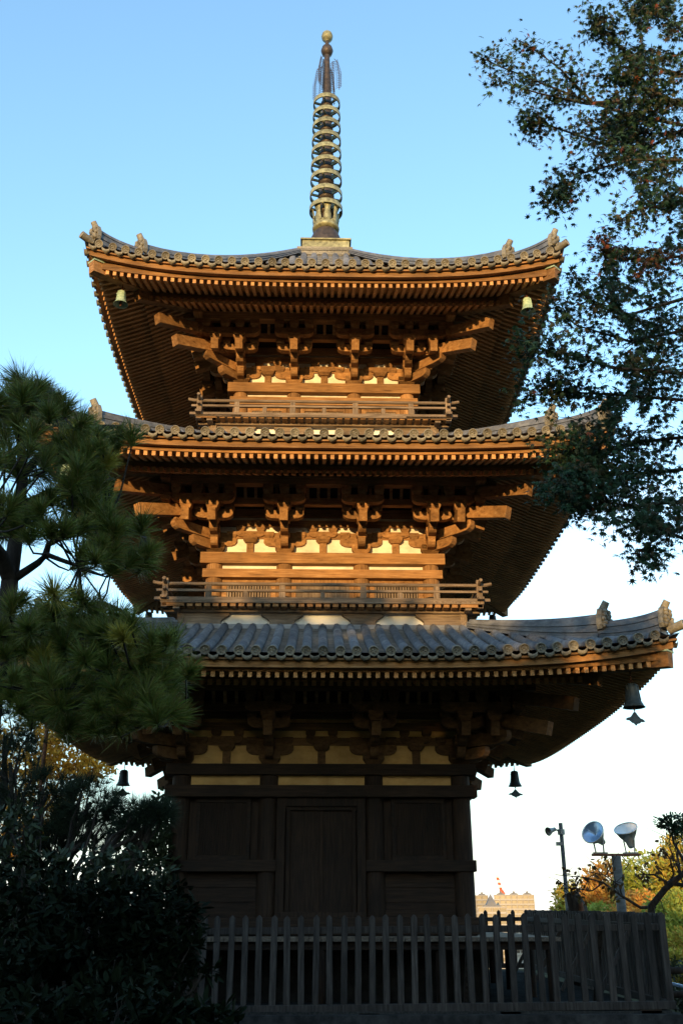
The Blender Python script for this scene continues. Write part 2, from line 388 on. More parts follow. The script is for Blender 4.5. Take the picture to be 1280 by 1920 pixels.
        q.add(vs, [(a*(n+1)+c, a*(n+1)+c+1, (a+1)*(n+1)+c+1, (a+1)*(n+1)+c) for a in range(len(rows)-1) for c in range(n)])
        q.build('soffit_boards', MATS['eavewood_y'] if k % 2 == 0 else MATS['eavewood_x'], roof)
        # close the gap between the soffit edge and the tiles
        # rafters
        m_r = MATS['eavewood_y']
        nr = int(FA[i]/.121)
        for j in range(-nr, nr+1):
            u = (j)*.121
            au = abs(u)
            for kind in ('flying_rafter', 'base_rafter'):
                if kind == 'flying_rafter':
                    va = FA[i]+.0; vb = max(KI[i]-.08, au+.04)
                    fz = fly_z; w_, h_ = .055, .078
                else:
                    va = KI[i]+.05; vb = max(W2[i]-.1, au+.04)
                    fz = base_z; w_, h_ = .06, .085
                if va-vb < .06: continue
                pts = []
                ve = [va, vb]
                Q_ = []
                for dz in (0, h_):
                    Q_ += [(u-w_/2, -ve[0], fz(i, ve[0])+lift(i, u, ve[0])+dz), (u+w_/2, -ve[0], fz(i, ve[0])+lift(i, u, ve[0])+dz),
                           (u+w_/2, -ve[1], fz(i, ve[1])+lift(i, u, ve[1])+dz), (u-w_/2, -ve[1], fz(i, ve[1])+lift(i, u, ve[1])+dz)]
                single = k == 0 and ((i == 2) or (i == 1 and au < 2.35))
                if single:
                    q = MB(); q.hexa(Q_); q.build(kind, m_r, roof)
                else:
                    (STUFF if k % 2 == 0 else STUFFB).hexa([tuple(rk @ Vector(p)) for p in Q_])
        # hip rafter, upper and lower, at the corner to the left of this side
        D = lambda d, z: tuple(rk @ Vector((-d, -d, z)))
        q = MB()
        zf = lambda d: fly_z(i, d)+lift(i, d, d)
        q.bar(D(KI[i]-.15, zf(KI[i]-.15)-.08), D(FA[i]+.06, zf(FA[i]+.06)-.035), .15, .2, base=True)
        h = q.build('hip_rafter', MATS['wood_n'], roof, .006)
        q = MB(); zb = lambda d: base_z(i, d)+lift(i, d, d)
        q.bar(D(W2[i], zb(W2[i])-.06), D(KI[i]+.12, zb(KI[i]+.12)-.06), .15, .17, base=True)
        q.build('hip_rafter', MATS['wood_n'], roof, .006)
        q = MB(); z1 = zf(FA[i]+.06)+.168
        q.bar(D(FA[i]-.12, zf(FA[i]-.12)+.175), D(FA[i]+.075, z1), .19, .025, base=True)
        q.build('copper_cap', MATS['patina'], roof)
        # hip ridge: stacked ridge tiles, lower ridge and thicker upper ridge
        def ridge(d0, d1, h0, h1, wid, lay):
            q = MB(); n_ = 10; H_ = lambda c: h0+(h1-h0)*c/n_
            for L_ in range(lay):
                w_ = wid*(1 if L_ % 2 == 0 else .84)*(1-.3*L_/lay);                 vs = []
                for c in range(n_+1):
                    d = d0+(d1-d0)*c/n_; z = roof_z(i, d, d); z0 = H_(c)*L_/lay; z1 = H_(c)*(L_+.86)/lay
                    if d > TE[i]-.5: z += .06*((d-TE[i]+.5)/.5)**2
                    for sx, zz in ((-1, z0), (1, z0), (1, z1), (-1, z1)):
                        vs.append(tuple(rk @ Vector((-d+sx*w_*.3535, -d-sx*w_*.3535, z+zz))))
                fs = []
                for c in range(n_):
                    for a in range(4): fs.append((c*4+a, c*4+(a+1) % 4, c*4+4+(a+1) % 4, c*4+4+a))
                fs += [(0, 3, 2, 1), (n_*4, n_*4+1, n_*4+2, n_*4+3)]
                q.add(vs, fs)
            # round capping tile
            pts = []
            for c in range(n_+1):
                d = d0+(d1-d0)*c/n_; z = roof_z(i, d, d)+H_(c)
                if d > TE[i]-.5: z += .06*((d-TE[i]+.5)/.5)**2
                pts.append(tuple(rk @ Vector((-d, -d, z))))
            q.tube(pts, .06, 8)
            return q
        dm = TE[i]-.82
        ridge(TE[i]-.17, dm-.1, .29, .22, .25, 5).build('hip_ridge', MATS['tile'], roof)
        ridge(dm, T0[i]+.04, .35, .11, .30, 6).build('hip_ridge', MATS['tile'], roof)
        # corner end tile sticking out
        q = MB(); z = roof_z(i, TE[i], TE[i])+.05
        out = Vector(D(1, 0)).normalized()
        c0 = Vector(D(TE[i]-.12, z+.01)); c1 = Vector(D(TE[i]+.03, z+.055))
        q.tube([c0, c1], [.062, .066], 12)
        q.lathe([(.066, 0), (.066, .008), (.052, .008), (.05, 0), (0, 0)], c1+out*.002, 14, (c1-c0))
        q.build('corner_tile', MATS['tile_end'], roof)
        # demon face end tiles
        for d, sc in ((TE[i]-.13, .98), (dm+.05, 1.06)):
            q = MB(); z = roof_z(i, d, d)+(.09 if sc < 1 else .16)
            o = Vector(D(d, z)); f = out; sd_ = Vector((0, 0, 1)).cross(f)
            U = Vector((0, 0, 1))
            poly = [(-.13, 0), (.13, 0), (.155, .06), (.135, .2), (.09, .29), (0, .33), (-.09, .29), (-.135, .2), (-.155, .06)]
            q.prism(poly, o-f*.02, sd_, U, f, .07)
            def bp(x, y, r, s=(1, 1, 1), dd=.03): q.ball(o+sd_*x+U*y+f*dd, r, 8, s)
            bp(-.055, .2, .04); bp(.055, .2, .04); bp(0, .15, .042); bp(-.07, .09, .045); bp(.07, .09, .045); bp(0, .055, .05)
            bp(-.1, .14, .035); bp(.1, .14, .035); bp(-.06, .25, .035); bp(.06, .25, .035); bp(0, .26, .03); bp(-.1, .04, .035); bp(.1, .04, .035)
            q.tube([o+U*.24-f*.05, o+U*.31-f*.01, o+U*.385+f*.04], [.06, .056, .05], 10)
            q.lathe([(.05, 0), (.05, .008), (.038, .008), (.036, .002), (0, .002)], o+U*.385+f*.04, 12, (U*.08+f*.06))
            q.v = [tuple(o+(Vector(p)-o)*sc) for p in q.v]
            q.build('demon_face_tile', MATS['tile_end'], roof)
    return roof
ROOFS = [build_roof(i) for i in range(3)]
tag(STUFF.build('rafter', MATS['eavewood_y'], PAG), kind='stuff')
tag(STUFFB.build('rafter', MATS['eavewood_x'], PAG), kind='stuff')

# --- bracket complexes
def arm_poly(L0, L1, h, c0=True, c1=True):
    """outline of a bracket arm from -L0 to L1, height h, rounded undersides at the ends"""
    p = []
    r = h*1.15
    if c0:
        p += [(-L0, h), (-L0, h*.5), (-L0+r*.18, h*.22), (-L0+r*.5, h*.05), (-L0+r, 0)]
    else: p += [(-L0, h), (-L0, 0)]
    if c1:
        p += [(L1-r, 0), (L1-r*.5, h*.05), (L1-r*.18, h*.22), (L1, h*.5), (L1, h)]
    else: p += [(L1, 0), (L1, h)]
    return p
X, Y, Z = Vector((1, 0, 0)), Vector((0, 1, 0)), Vector((0, 0, 1))
def masu(q, c, w, h, A=X, B=Y):   # bearing block, bottom centre c
    c = Vector(c); l = w*.66
    def ring(ww, z): return [c+A*(-ww/2)+B*(-ww/2)+Z*z, c+A*(ww/2)+B*(-ww/2)+Z*z, c+A*(ww/2)+B*(ww/2)+Z*z, c+A*(-ww/2)+B*(ww/2)+Z*z]
    q.hexa(ring(l, 0)+ring(w, h*.45)); q.hexa(ring(w, h*.45+.001)+ring(w, h))
def set_pieces(i):
    s, d = SZ[i], SV[i]; a = .125; out = []
    v1, v2, v3 = .36*d, .68*d, 1.0*d
    def N(name): q = MB(); out.append((name, q)); return q
    q = N('bearing_block'); masu(q, (0, 0, 0), .32, .13*s)
    q = N('bracket_arm'); q.prism(arm_poly(.36, .36, .12*s), (0, 0, .11*s), X, Z, Y, a)
    for x in (-.27, .27): q = N('bearing_block'); masu(q, (x, 0, .228*s), .17, .09*s)
    q = N('bracket_arm'); q.prism(arm_poly(.1, v1+.07, .11*s, False), (0, 0, .055*s), -Y, Z, X, a)
    q = N('bearing_block'); masu(q, (0, -v1, .165*s), .18, .075*s)
    q = N('bracket_arm'); q.prism(arm_poly(.1, v2+.07, .12*s, False), (0, 0, .185*s), -Y, Z, X, a)
    q = N('bearing_block'); masu(q, (0, -v2, .30*s), .18, .07*s)
    q = N('bracket_arm'); q.prism(arm_poly(.32, .32, .12*s), (0, -v2, .35*s), X, Z, Y, a)
    for x in (-.25, 0, .25): q = N('bearing_block'); masu(q, (x, -v2, .468*s), .165, .085*s)
    q = N('tail_rafter'); A_ = Vector((0, -(v3+.09), .235*s)); B_ = Vector((0, .0, .235*s+.36*(v3+.09)))
    q.bar(A_+Z*0, B_, .135, .16*s, base=True)
    q = N('bearing_block'); masu(q, (0, -v3, .40*s), .215, .12*s)
    q = N('bracket_arm'); q.prism(arm_poly(.35, .35, .115*s), (0, -v3, .505*s), X, Z, Y, a)
    for x in (-.27, 0, .27): q = N('bearing_block'); masu(q, (x, -v3, .618*s), .165, .135*s)
    return out
def diag_pieces(i):     # along the diagonal to the front left corner, origin at the corner column
    s, d = SZ[i], SV[i]; a = .15; out = []; a = .13; dg = Vector((-1, -1, 0)).normalized(); sd_ = Vector((1, -1, 0)).normalized()
    v1, v2, v3 = .34*d*1.414, .68*d*1.414, 1.0*d*1.414
    def N(name): q = MB(); out.append((name, q)); return q
    q = N('bracket_arm'); q.prism(arm_poly(.1, v1+.16, .13*s, False), (0, 0, .045*s), dg, Z, sd_, a)
    q = N('bracket_arm'); q.prism(arm_poly(.1, v2+.18, .14*s, False), (0, 0, .185*s), dg, Z, sd_, a)
    q = N('bearing_block'); masu(q, dg*v2+Z*.325*s, .19, .09*s)
    t1, t2 = [1.15, 1.13, 1.085][i]*1.414, [1.48, 1.44, 1.37][i]*1.414
    q = N('tail_rafter'); q.bar(dg*t1+Z*[.26, .24, .17][i], Z*([.26, .24, .17][i]+.28*t1), .15, .2, base=True)
    q = N('tail_rafter'); q.bar(dg*t2+Z*[.55, .51, .43][i], Z*([.55, .51, .43][i]+.24*t2), .15, .19, base=True)
    q = N('corner_strut'); masu(q, dg*v3+Z*.52*s, .2, .10*s); q.bar(dg*v3+Z*.615*s, dg*v3+Z*.80*s, .12, .12, up=(0, 1, 0))
    return out
RIBS = MB()
for i in range(3):
    w, s, d = W2[i], SZ[i], SV[i]
    wn = 'shadedwood_' if i == 0 else 'wood_'
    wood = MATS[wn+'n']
    cols = [-w, -INN[i], INN[i], w]
    proto = set_pieces(i); dproto = diag_pieces(i)
    protos = []
    for k in range(4):
        rk = rotk(k)
        if k == 0:
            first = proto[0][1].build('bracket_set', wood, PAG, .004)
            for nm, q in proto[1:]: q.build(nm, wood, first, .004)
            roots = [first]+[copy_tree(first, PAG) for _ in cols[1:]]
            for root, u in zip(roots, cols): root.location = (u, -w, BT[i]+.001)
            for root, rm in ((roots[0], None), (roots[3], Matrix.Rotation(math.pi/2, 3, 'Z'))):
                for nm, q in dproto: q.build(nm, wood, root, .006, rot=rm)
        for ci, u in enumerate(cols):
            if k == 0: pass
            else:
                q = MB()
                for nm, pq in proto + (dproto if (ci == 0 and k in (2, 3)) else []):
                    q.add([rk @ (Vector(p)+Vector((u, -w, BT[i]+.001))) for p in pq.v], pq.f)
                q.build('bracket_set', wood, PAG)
        # extra corner tail rafters beside the corner columns
        for sx in (-1, 1):
            u = sx*(w+.43); q = MB()
            v3 = d
            q.bar((u, -(w+v3+.09), BT[i]+.235*s), (u, -w-.3, BT[i]+.235*s+.36*(v3-.21)), .13, .16*s, base=True)
            masu(q, (u, -w-v3, BT[i]+.40*s), .20, .12*s)
            q.prism(arm_poly(.26, .26, .115*s), (u, -w-v3, BT[i]+.507*s), X, Z, Y, .12)
            for x in (-.18, .18): masu(q, (u+x, -w-v3, BT[i]+.62*s), .16, .133*s)
            q.build('tail_rafter', wood, PAG, .006 if k == 0 else 0, rot=rk)
        # struts between columns, continuous beams, ribs, boards
        ax = 'x' if k % 2 == 0 else 'y'
        wx = MATS[wn+ax]
        for a, b_ in zip(cols[:-1], cols[1:]):
            m = (a+b_)/2; q = MB()
            q.box(m-.06, m+.06, -w-.07, -w+.05, BT[i]+.001, BT[i]+.165*s)
            masu(q, (m, -w-.02, BT[i]+.16*s), .24, .085*s)
            q.prism(arm_poly(.24, .24, .085*s), (m, -w-.02, BT[i]+.243*s), X, Z, Y, .12)
            for x in (-.17, .17): masu(q, (m+x, -w-.03, BT[i]+.327*s), .15, .075*s)
            q.build('strut', wood, PAG, .005 if k == 0 else 0, rot=rk)
            q = MB(); q.box(a, b_, -w-.02, -w+.02, BT[i]+.002, BT[i]+.60*s)
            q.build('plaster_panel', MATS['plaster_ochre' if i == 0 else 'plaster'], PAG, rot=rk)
        q = MB(); e_ = w+.55
        q.box(-w-.2, w+.2, -w-.045, -w+.06, BT[i]+.225*s, BT[i]+.315*s)
        q.box(-w-.3, w+.3, -w-.068, -w+.06, BT[i]+.40*s, BT[i]+.49*s)
        q.box(-w-.3, w+.3, -w-.068, -w+.06, BT[i]+.54*s, BT[i]+.66*s)
        q.build('through_beam', wx, PAG, rot=rk)
        q = MB(); v2 = w+.68*d; q.box(-v2-.2, v2+.2, -v2-.055, -v2+.055, BT[i]+.555*s, BT[i]+.65*s)
        q.build('through_beam', wx, PAG, rot=rk)
        v3 = w+d; q = MB(); q.box(-v3-.28, v3+.28, -v3-.08, -v3+.08, BT[i]+.757*s, BT[i]+.895*s)
        q.build('eave_purlin', wx, PAG, .006, rot=rk)
        q = MB(); q.hexa([(-w, -w, BT[i]+.68*s), (w, -w, BT[i]+.68*s), (v2, -v2, BT[i]+.66*s), (-v2, -v2, BT[i]+.66*s), (-w, -w, BT[i]+.70*s), (w, -w, BT[i]+.70*s), (v2, -v2, BT[i]+.68*s), (-v2, -v2, BT[i]+.68*s)])
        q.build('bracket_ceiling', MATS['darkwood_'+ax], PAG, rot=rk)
        n_ = int(2*v2/.17)
        for j in range(n_+1):
            u = -v2+j*2*v2/n_
            pth = [(u, -v2-.03, BT[i]+.63*s), (u, -v2-.12*d, BT[i]+.68*s), (u, -v2-.22*d, BT[i]+.76*s), (u, -v3+.05, BT[i]+.90*s)]
            q = MB() if k == 0 else RIBS
            for p0, p1 in zip(pth[:-1], pth[1:]):
                r_ = MB(); r_.bar(p0, p1, .05, .035); q.add([rk @ Vector(p) for p in r_.v] if k else r_.v, r_.f)
            if k == 0: q.build('curved_rib', MATS['wood_n'], PAG)
        q = MB(); q.add([(-v2, -v2, BT[i]+.69*s), (v2, -v2, BT[i]+.69*s), (v3, -v3, BT[i]+.95*s), (-v3, -v3, BT[i]+.95*s)], [(0, 3, 2, 1)])
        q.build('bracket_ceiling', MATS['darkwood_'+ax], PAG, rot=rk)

tag(RIBS.build('curved_rib', MATS['wood_n'], PAG), kind='stuff')
# --- storey walls
def ring_beam(name, i, half, depth, z0, z1, mname, ext=0, k_=(0, 1, 2, 3), bev=.008, segs=None):
    for k in k_:
        ax = 'x' if k % 2 == 0 else 'y'
        eps = .003 if k % 2 else 0
        for (a, b_) in (segs or [(-half-ext, half+ext)]):
            if k % 2: a, b_ = max(a, -half+depth+.002), min(b_, half-depth-.002)     # side beams butt against the front and back ones
            q = MB(); q.box(a, b_, -half, -half+depth, z0+eps, z1-eps)
            q.build(name, MATS[mname+'_'+ax], PAG, bev, rot=rotk(k))
zbase = [2.3, 7.0, 10.5]
for i in range(3):
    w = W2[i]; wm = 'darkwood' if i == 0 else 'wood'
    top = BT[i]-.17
    for k in range(4):
        for u in [-w, -INN[i], INN[i]]:
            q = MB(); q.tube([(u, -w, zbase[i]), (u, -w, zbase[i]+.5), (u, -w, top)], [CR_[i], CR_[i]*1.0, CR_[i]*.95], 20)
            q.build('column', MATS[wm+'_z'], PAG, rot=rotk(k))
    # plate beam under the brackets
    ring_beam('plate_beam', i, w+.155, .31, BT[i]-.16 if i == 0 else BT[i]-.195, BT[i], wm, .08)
    # plaster strip under it
    zn = [4.254, 7.786, 11.225][i]; zp = BT[i]-.17
    for k in range(4):
        for a, b_ in ((-w, -INN[i]), (-INN[i], INN[i]), (INN[i], w)):
            q = MB(); q.box(a+.1, b_-.1, -w-.03, -w+.03, zn-.02, zp+.02)
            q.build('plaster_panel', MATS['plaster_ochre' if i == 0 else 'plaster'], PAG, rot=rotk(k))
    ring_beam('tie_beam', i, w+(.20 if i == 0 else .155), .3, [4.083, 7.635, 11.06][i], zn, wm, .03)
# lower storey: waist beams, panels, door, windows, sill
w = W2[0]
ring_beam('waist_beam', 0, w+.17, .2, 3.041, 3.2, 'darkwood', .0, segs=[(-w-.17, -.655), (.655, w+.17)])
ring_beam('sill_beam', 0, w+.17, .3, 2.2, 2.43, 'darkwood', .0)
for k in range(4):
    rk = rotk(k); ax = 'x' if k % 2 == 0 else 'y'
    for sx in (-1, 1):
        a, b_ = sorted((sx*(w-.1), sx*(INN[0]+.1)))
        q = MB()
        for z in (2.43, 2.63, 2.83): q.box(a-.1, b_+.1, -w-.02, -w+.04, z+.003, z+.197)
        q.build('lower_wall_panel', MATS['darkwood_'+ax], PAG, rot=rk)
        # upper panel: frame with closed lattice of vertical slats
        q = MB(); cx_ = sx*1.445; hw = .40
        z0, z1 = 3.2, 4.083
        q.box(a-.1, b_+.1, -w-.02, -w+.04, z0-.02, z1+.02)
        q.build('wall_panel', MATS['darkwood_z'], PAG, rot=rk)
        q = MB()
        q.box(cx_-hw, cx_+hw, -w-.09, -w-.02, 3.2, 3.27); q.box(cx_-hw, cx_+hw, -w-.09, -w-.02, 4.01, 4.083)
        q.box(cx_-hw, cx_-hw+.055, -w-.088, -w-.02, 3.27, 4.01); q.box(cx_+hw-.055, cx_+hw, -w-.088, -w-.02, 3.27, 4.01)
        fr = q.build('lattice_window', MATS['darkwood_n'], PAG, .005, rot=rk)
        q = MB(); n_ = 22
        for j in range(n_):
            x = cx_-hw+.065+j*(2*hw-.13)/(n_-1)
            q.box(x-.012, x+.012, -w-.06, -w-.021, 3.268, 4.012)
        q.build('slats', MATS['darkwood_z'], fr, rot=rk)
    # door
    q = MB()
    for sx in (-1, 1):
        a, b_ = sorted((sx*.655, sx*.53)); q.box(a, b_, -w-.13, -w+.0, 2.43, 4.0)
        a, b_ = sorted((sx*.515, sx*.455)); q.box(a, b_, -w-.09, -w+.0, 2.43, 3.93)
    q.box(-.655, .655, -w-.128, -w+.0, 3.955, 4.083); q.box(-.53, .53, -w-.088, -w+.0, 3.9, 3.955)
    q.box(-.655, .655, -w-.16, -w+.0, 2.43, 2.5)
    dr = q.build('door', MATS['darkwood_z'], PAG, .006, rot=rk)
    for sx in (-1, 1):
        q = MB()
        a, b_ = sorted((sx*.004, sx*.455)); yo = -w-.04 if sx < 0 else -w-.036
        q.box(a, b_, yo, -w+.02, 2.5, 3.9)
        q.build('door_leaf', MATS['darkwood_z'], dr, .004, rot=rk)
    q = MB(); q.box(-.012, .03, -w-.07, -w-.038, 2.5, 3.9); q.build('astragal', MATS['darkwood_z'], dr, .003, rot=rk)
# inner dark cores keep the building solid
q = MB(); q.box(-w+.05, w-.05, -w+.05, w-.05, 2.2, 4.6); q.build('wall_core', MATS['darkwood_z'], PAG)
for i in (1, 2):
    w = W2[i]; q = MB(); q.box(-w+.045, w-.045, -w+.045, w-.045, zbase[i], BT[i]+.02); q.build('wall_core', MATS['darkwood_z'], PAG)
# upper storeys: slatted windows each side of plank doors
for i in (1, 2):
    w = W2[i]; zb, zt = ([7.07, 7.635] if i == 1 else [10.55, 11.06])
    for k in range(4):
        rk = rotk(k)
        for sx in (-1, 1):
            a, b_ = sorted((sx*(w-.14), sx*(INN[i]+.14)))
            q = MB(); q.box(a, b_, -w-.035, -w+.04, zt-.07, zt); q.box(a, b_, -w-.035, -w+.04, zb, zb+.06)
            q.box(a, a+.08, -w-.033, -w+.04, zb+.06, zt-.07); q.box(b_-.08, b_, -w-.033, -w+.04, zb+.06, zt-.07)
            fr = q.build('slatted_window', MATS['wood_n'], PAG, rot=rk)
            q = MB(); n_ = 16
            for j in range(n_):
                x = a+.1+j*(b_-a-.2)/(n_-1); q.box(x-.014, x+.014, -w-.02, -w+.02, zb+.055, zt-.065)
            q.build('slats', MATS['greywood_z'], fr, rot=rk)
        q = MB()
        q.box(-INN[i]+.1, -INN[i]+.2, -w-.06, -w+.04, zb, zt); q.box(INN[i]-.2, INN[i]-.1, -w-.06, -w+.04, zb, zt)
        q.box(-INN[i]+.2, INN[i]-.2, -w-.058, -w+.04, zt-.08, zt)
        dr = q.build('door', MATS['wood_z'], PAG, rot=rk)
        for sx in (-1, 1):
            q = MB(); a, b_ = sorted((sx*.004, sx*(INN[i]-.2))); q.box(a, b_, -w-.03, -w+.03, zb, zt-.08)
            q.build('door_leaf', MATS['greywood_z'], dr, rot=rk)
# --- balconies
for i, hb, z_post, zr, zm, zf, zd, zk, zb in ((1, 2.5, 7.42, 7.335, 7.225, 7.08, 7.02, 6.945, 6.79), (2, 2.19, 10.93, 10.84, 10.735, 10.565, 10.515, 10.47, 10.335)):
    w = W2[i]
    gm = 'greywood'
    for k in range(4):
        rk = rotk(k); ax = 'x' if k % 2 == 0 else 'y'; eps = 0 if k % 2 == 0 else .004
        q = MB(); q.box(-hb-.06, hb+.06, -hb-.06, -w+.1, zd-.012+eps, zf-.02-eps)
        deck = q.build('balcony', MATS[gm+'_'+ax], PAG, .004, rot=rk)
        q = MB(); n_ = int(2*hb/.135)     # joist ends under the boards
        for j in range(n_+1):
            x = -hb+j*2*hb/n_; q.box(x-.045, x+.045, -hb-.035, -hb+.3, zk+.012, zd-.014)
        q.build('joist_ends', MATS['wood_y' if k % 2 == 0 else 'wood_x'], deck, rot=rk)
        q = MB(); q.box(-hb-.02, hb+.02, -hb+.14, -hb+.24, zk-.03+eps, zd-.014); q.build('balcony_beam', MATS[gm+'_'+ax], deck, .004, rot=rk)
        q = MB(); q.box(-hb-.16, hb+.16, -hb-.05, -hb+.05, zf-.022+eps, zf+.025); q.build('rail', MATS[gm+'_'+ax], deck, .004, rot=rk)
        q = MB(); q.box(-hb-.14, hb+.14, -hb-.025, -hb+.025, zm-.02+eps, zm+.02); q.build('rail', MATS[gm+'_'+ax], deck, .004, rot=rk)
        q = MB()     # round top rail, ends curve up past the corners
        pts = [(-hb-.20, -hb, zr+.028+eps), (-hb-.11, -hb, zr+.008+eps), (-hb, -hb, zr+eps), (0, -hb, zr+eps), (hb, -hb, zr+eps), (hb+.11, -hb, zr+.008+eps), (hb+.20, -hb, zr+.028+eps)]
        q.tube(pts, .03, 8); q.build('rail', MATS[gm+'_'+ax], deck, rot=rk)
        q = MB(); q.box(-hb-.045, -hb+.045, -hb-.045, -hb+.045, zk, z_post); q.build('corner_post', MATS[gm+'_z'], deck, .006, rot=rk)
        cols = [-w, -INN[i], INN[i], w]; xs = []
        for a, b_ in zip([-hb]+cols, cols+[hb]): xs.append((a+b_)/2)
        for x in cols:
            q = MB(); q.box(x-.05, x+.05, -hb-.02, -hb+.02, zf+.025, zm-.02); q.box(x-.045, x+.045, -hb-.02, -hb+.02, zm+.02, zr-.02); q.build('rail_post', MATS[gm+'_z'], deck, .003, rot=rk)
        for x in xs[1:-1]:
            q = MB(); q.box(x-.035, x+.035, -hb-.018, -hb+.018, zf+.025, zm-.02); q.build('rail_post', MATS[gm+'_z'], deck, .003, rot=rk)
        # skirt below: plaster with boat-shaped brackets
        hs = hb-.30; q = MB(); q.box(-hs, hs, -hs-.02, -hs+.05, zb-.25, zd-.015); q.build('plaster_panel', MATS['plaster_white'], PAG, rot=rk)
        zt = zb+(.19 if i == 1 else .15); hb_ = (zt-zb)*.66
        for x in cols+[]:
            q = MB()
            L_ = .33
            p = [(-L_, hb_+.02), (-L_, hb_*.75), (-L_+.09, hb_*.3), (-L_+.13, 0), (-L_+.13, -.1), (L_-.13, -.1), (L_-.13, 0), (L_-.09, hb_*.3), (L_, hb_*.75), (L_, hb_+.02)]
            if abs(x) > w-.01:
                if x < 0: p = [(-.5, hb_+.02), (-.5, -.1)] + p[5:]
                else: p = p[:5]+[(.5, -.1), (.5, hb_+.02)]
            q.prism(p, (x, -hs-.055, zb), X, Z, Y, .1)
            for dx in (-.22, 0, .22): masu(q, (x+dx, -hs-.06, zb+hb_+.021), .17, zt-zb-hb_-.02)
            q.box(x-.06, x+.06, -hb+.16, -hs, zt-.07, zt-.001) if i == 1 else None
            q.build('skirt_bracket', MATS['greywood_'+ax], PAG, .004, rot=rk)
        q = MB(); q.box(-hs-.3, hs+.3, -hs-.10, -hs+.02, zt+.001, zd-.013-eps); q.build('skirt_beam', MATS['greywood_'+ax], PAG, rot=rk)
        # ridge of flat tiles where the roof meets the skirt
        j = i-1; q = MB(); t0 = T0[j]
        for L_ in range(3): q.box(-t0-.04+.02*L_, t0+.04-.02*L_, -t0-.05+.02*L_, -t0+.12, ZT[j]-.06+L_*.03+eps, ZT[j]-.034+L_*.03+eps)
        q.build('ridge_tiles', MATS['tile'], PAG, rot=rk)
# --- veranda of the lower storey
q = MB(); d = 3.2
n_ = 40
for j in range(n_):
    x0 = -d+j*2*d/n_; q.box(x0+.004, x0+2*d/n_-.004, -d, -2.2, 2.135, 2.185); q.box(x0+.004, x0+2*d/n_-.004, 2.2, d, 2.135, 2.185)
for j in range(28):
    y0 = -2.2+j*4.4/28
    for sx in (-1, 1):
        a, b_ = sorted((sx*2.2, sx*d)); q.box(a, b_, y0+.004, y0+4.4/28-.004, 2.135, 2.185)
ver = q.build('veranda', MATS['greywood_y'], PAG)
for k in range(4):
    q = MB(); q.box(-d+.1, d-.1, -d+.05, -d+.17, 2.03+(.003 if k % 2 else 0), 2.133); q.build('veranda_beam', MATS['darkwood_'+('x' if k % 2 == 0 else 'y')], ver, .005, rot=rotk(k))
for x in (-3.08, -1.6, 0, 1.6, 3.08):
    for y in (-3.08, 3.08):
        q = MB(); q.tube([(x, y, 1.36), (x, y, 2.03)], .075, 12); q.build('veranda_post', MATS['darkwood_z'], ver)
for y in (-1.6, 0, 1.6):
    for x in (-3.08, 3.08):
        q = MB(); q.tube([(x, y, 1.36), (x, y, 2.03)], .075, 12); q.build('veranda_post', MATS['darkwood_z'], ver)
for x in (-2.1, -.79, .79, 2.1):
    for y in (-2.1, -.79, .79, 2.1): q = MB(); q.tube([(x, y, 1.36), (x, y, 2.25)], .16, 12); q.build('foundation_post', MATS['darkwood_z'], PAG)
q = MB(); q.box(-2.35, 2.35, -2.35, 2.35, 1.355, 2.13); q.build('foundation', MATS['dark_stone'], PAG)
# --- spire
BZ = MATS['bronze']; BD = MATS['bronze_dark']
q = MB()
for L_ in range(6): q.box(-.60+.012*(L_ % 2), .60-.012*(L_ % 2), -.60+.012*(L_ % 2), .60-.012*(L_ % 2), 15.16+.055*L_, 15.16+.05+.055*L_)
q.build('ridge_tiles', MATS['tile_end'], PAG)
SX = .02
q = MB(); q.box(-.5+SX, .5+SX, -.5, .5, 15.48, 15.72); q.box(-.54+SX, .54+SX, -.54, .54, 15.721, 15.76)
fin = q.build('spire', [BZ], PAG, .01)
q = MB(); q.lathe([(.36, 15.76), (.36, 15.95), (.33, 16.12), (.27, 16.27), (.2, 16.37)], (SX, 0, 0), 24); q.build('inverted_bowl', BD, fin)
q = MB(); q.lathe([(.19, 16.33), (.29, 16.36), (.30, 16.42), (.26, 16.47), (.28, 16.52), (.20, 16.55)], (SX, 0, 0), 24)
for j in range(8):
    a = j*math.pi/4+.12; er = Vector((math.cos(a), math.sin(a), 0)); et = Vector((-math.sin(a), math.cos(a), 0))
    pr = [(.27, 16.50, .085), (.29, 16.63, .075), (.28, 16.76, .055), (.31, 16.87, .08), (.35, 16.92, .06), (.37, 16.90, .02)]
    vs = []
    for r_, z, hw in pr:
        for t_ in (-1, 1): vs.append(Vector((SX, 0, z))+er*r_+et*hw*t_)
        for t_ in (1, -1): vs.append(Vector((SX, 0, z))+er*(r_-.02)+et*hw*t_)
    fs = []
    for c in range(len(pr)-1):
        for b_ in range(4): fs.append((c*4+b_, c*4+(b_+1) % 4, c*4+4+(b_+1) % 4, c*4+4+b_))
    fs.append((20, 21, 22, 23))
    q.add(vs, fs, True)
q.build('lotus_petals', BZ, fin)
q = MB(); q.tube([(SX, 0, 16.1), (SX, 0, 18), (SX, 0, 20.3), (SX, 0, 21.3), (SX, 0, 22.1)], [.155, .135, .105, .075, .045], 14); q.build('shaft', BD, fin)
ZR = []
def zray(v, r):
    d_ = ray(612, v); t_ = (-r-CAM.y)/d_.y; return CAM.z+d_.z*t_
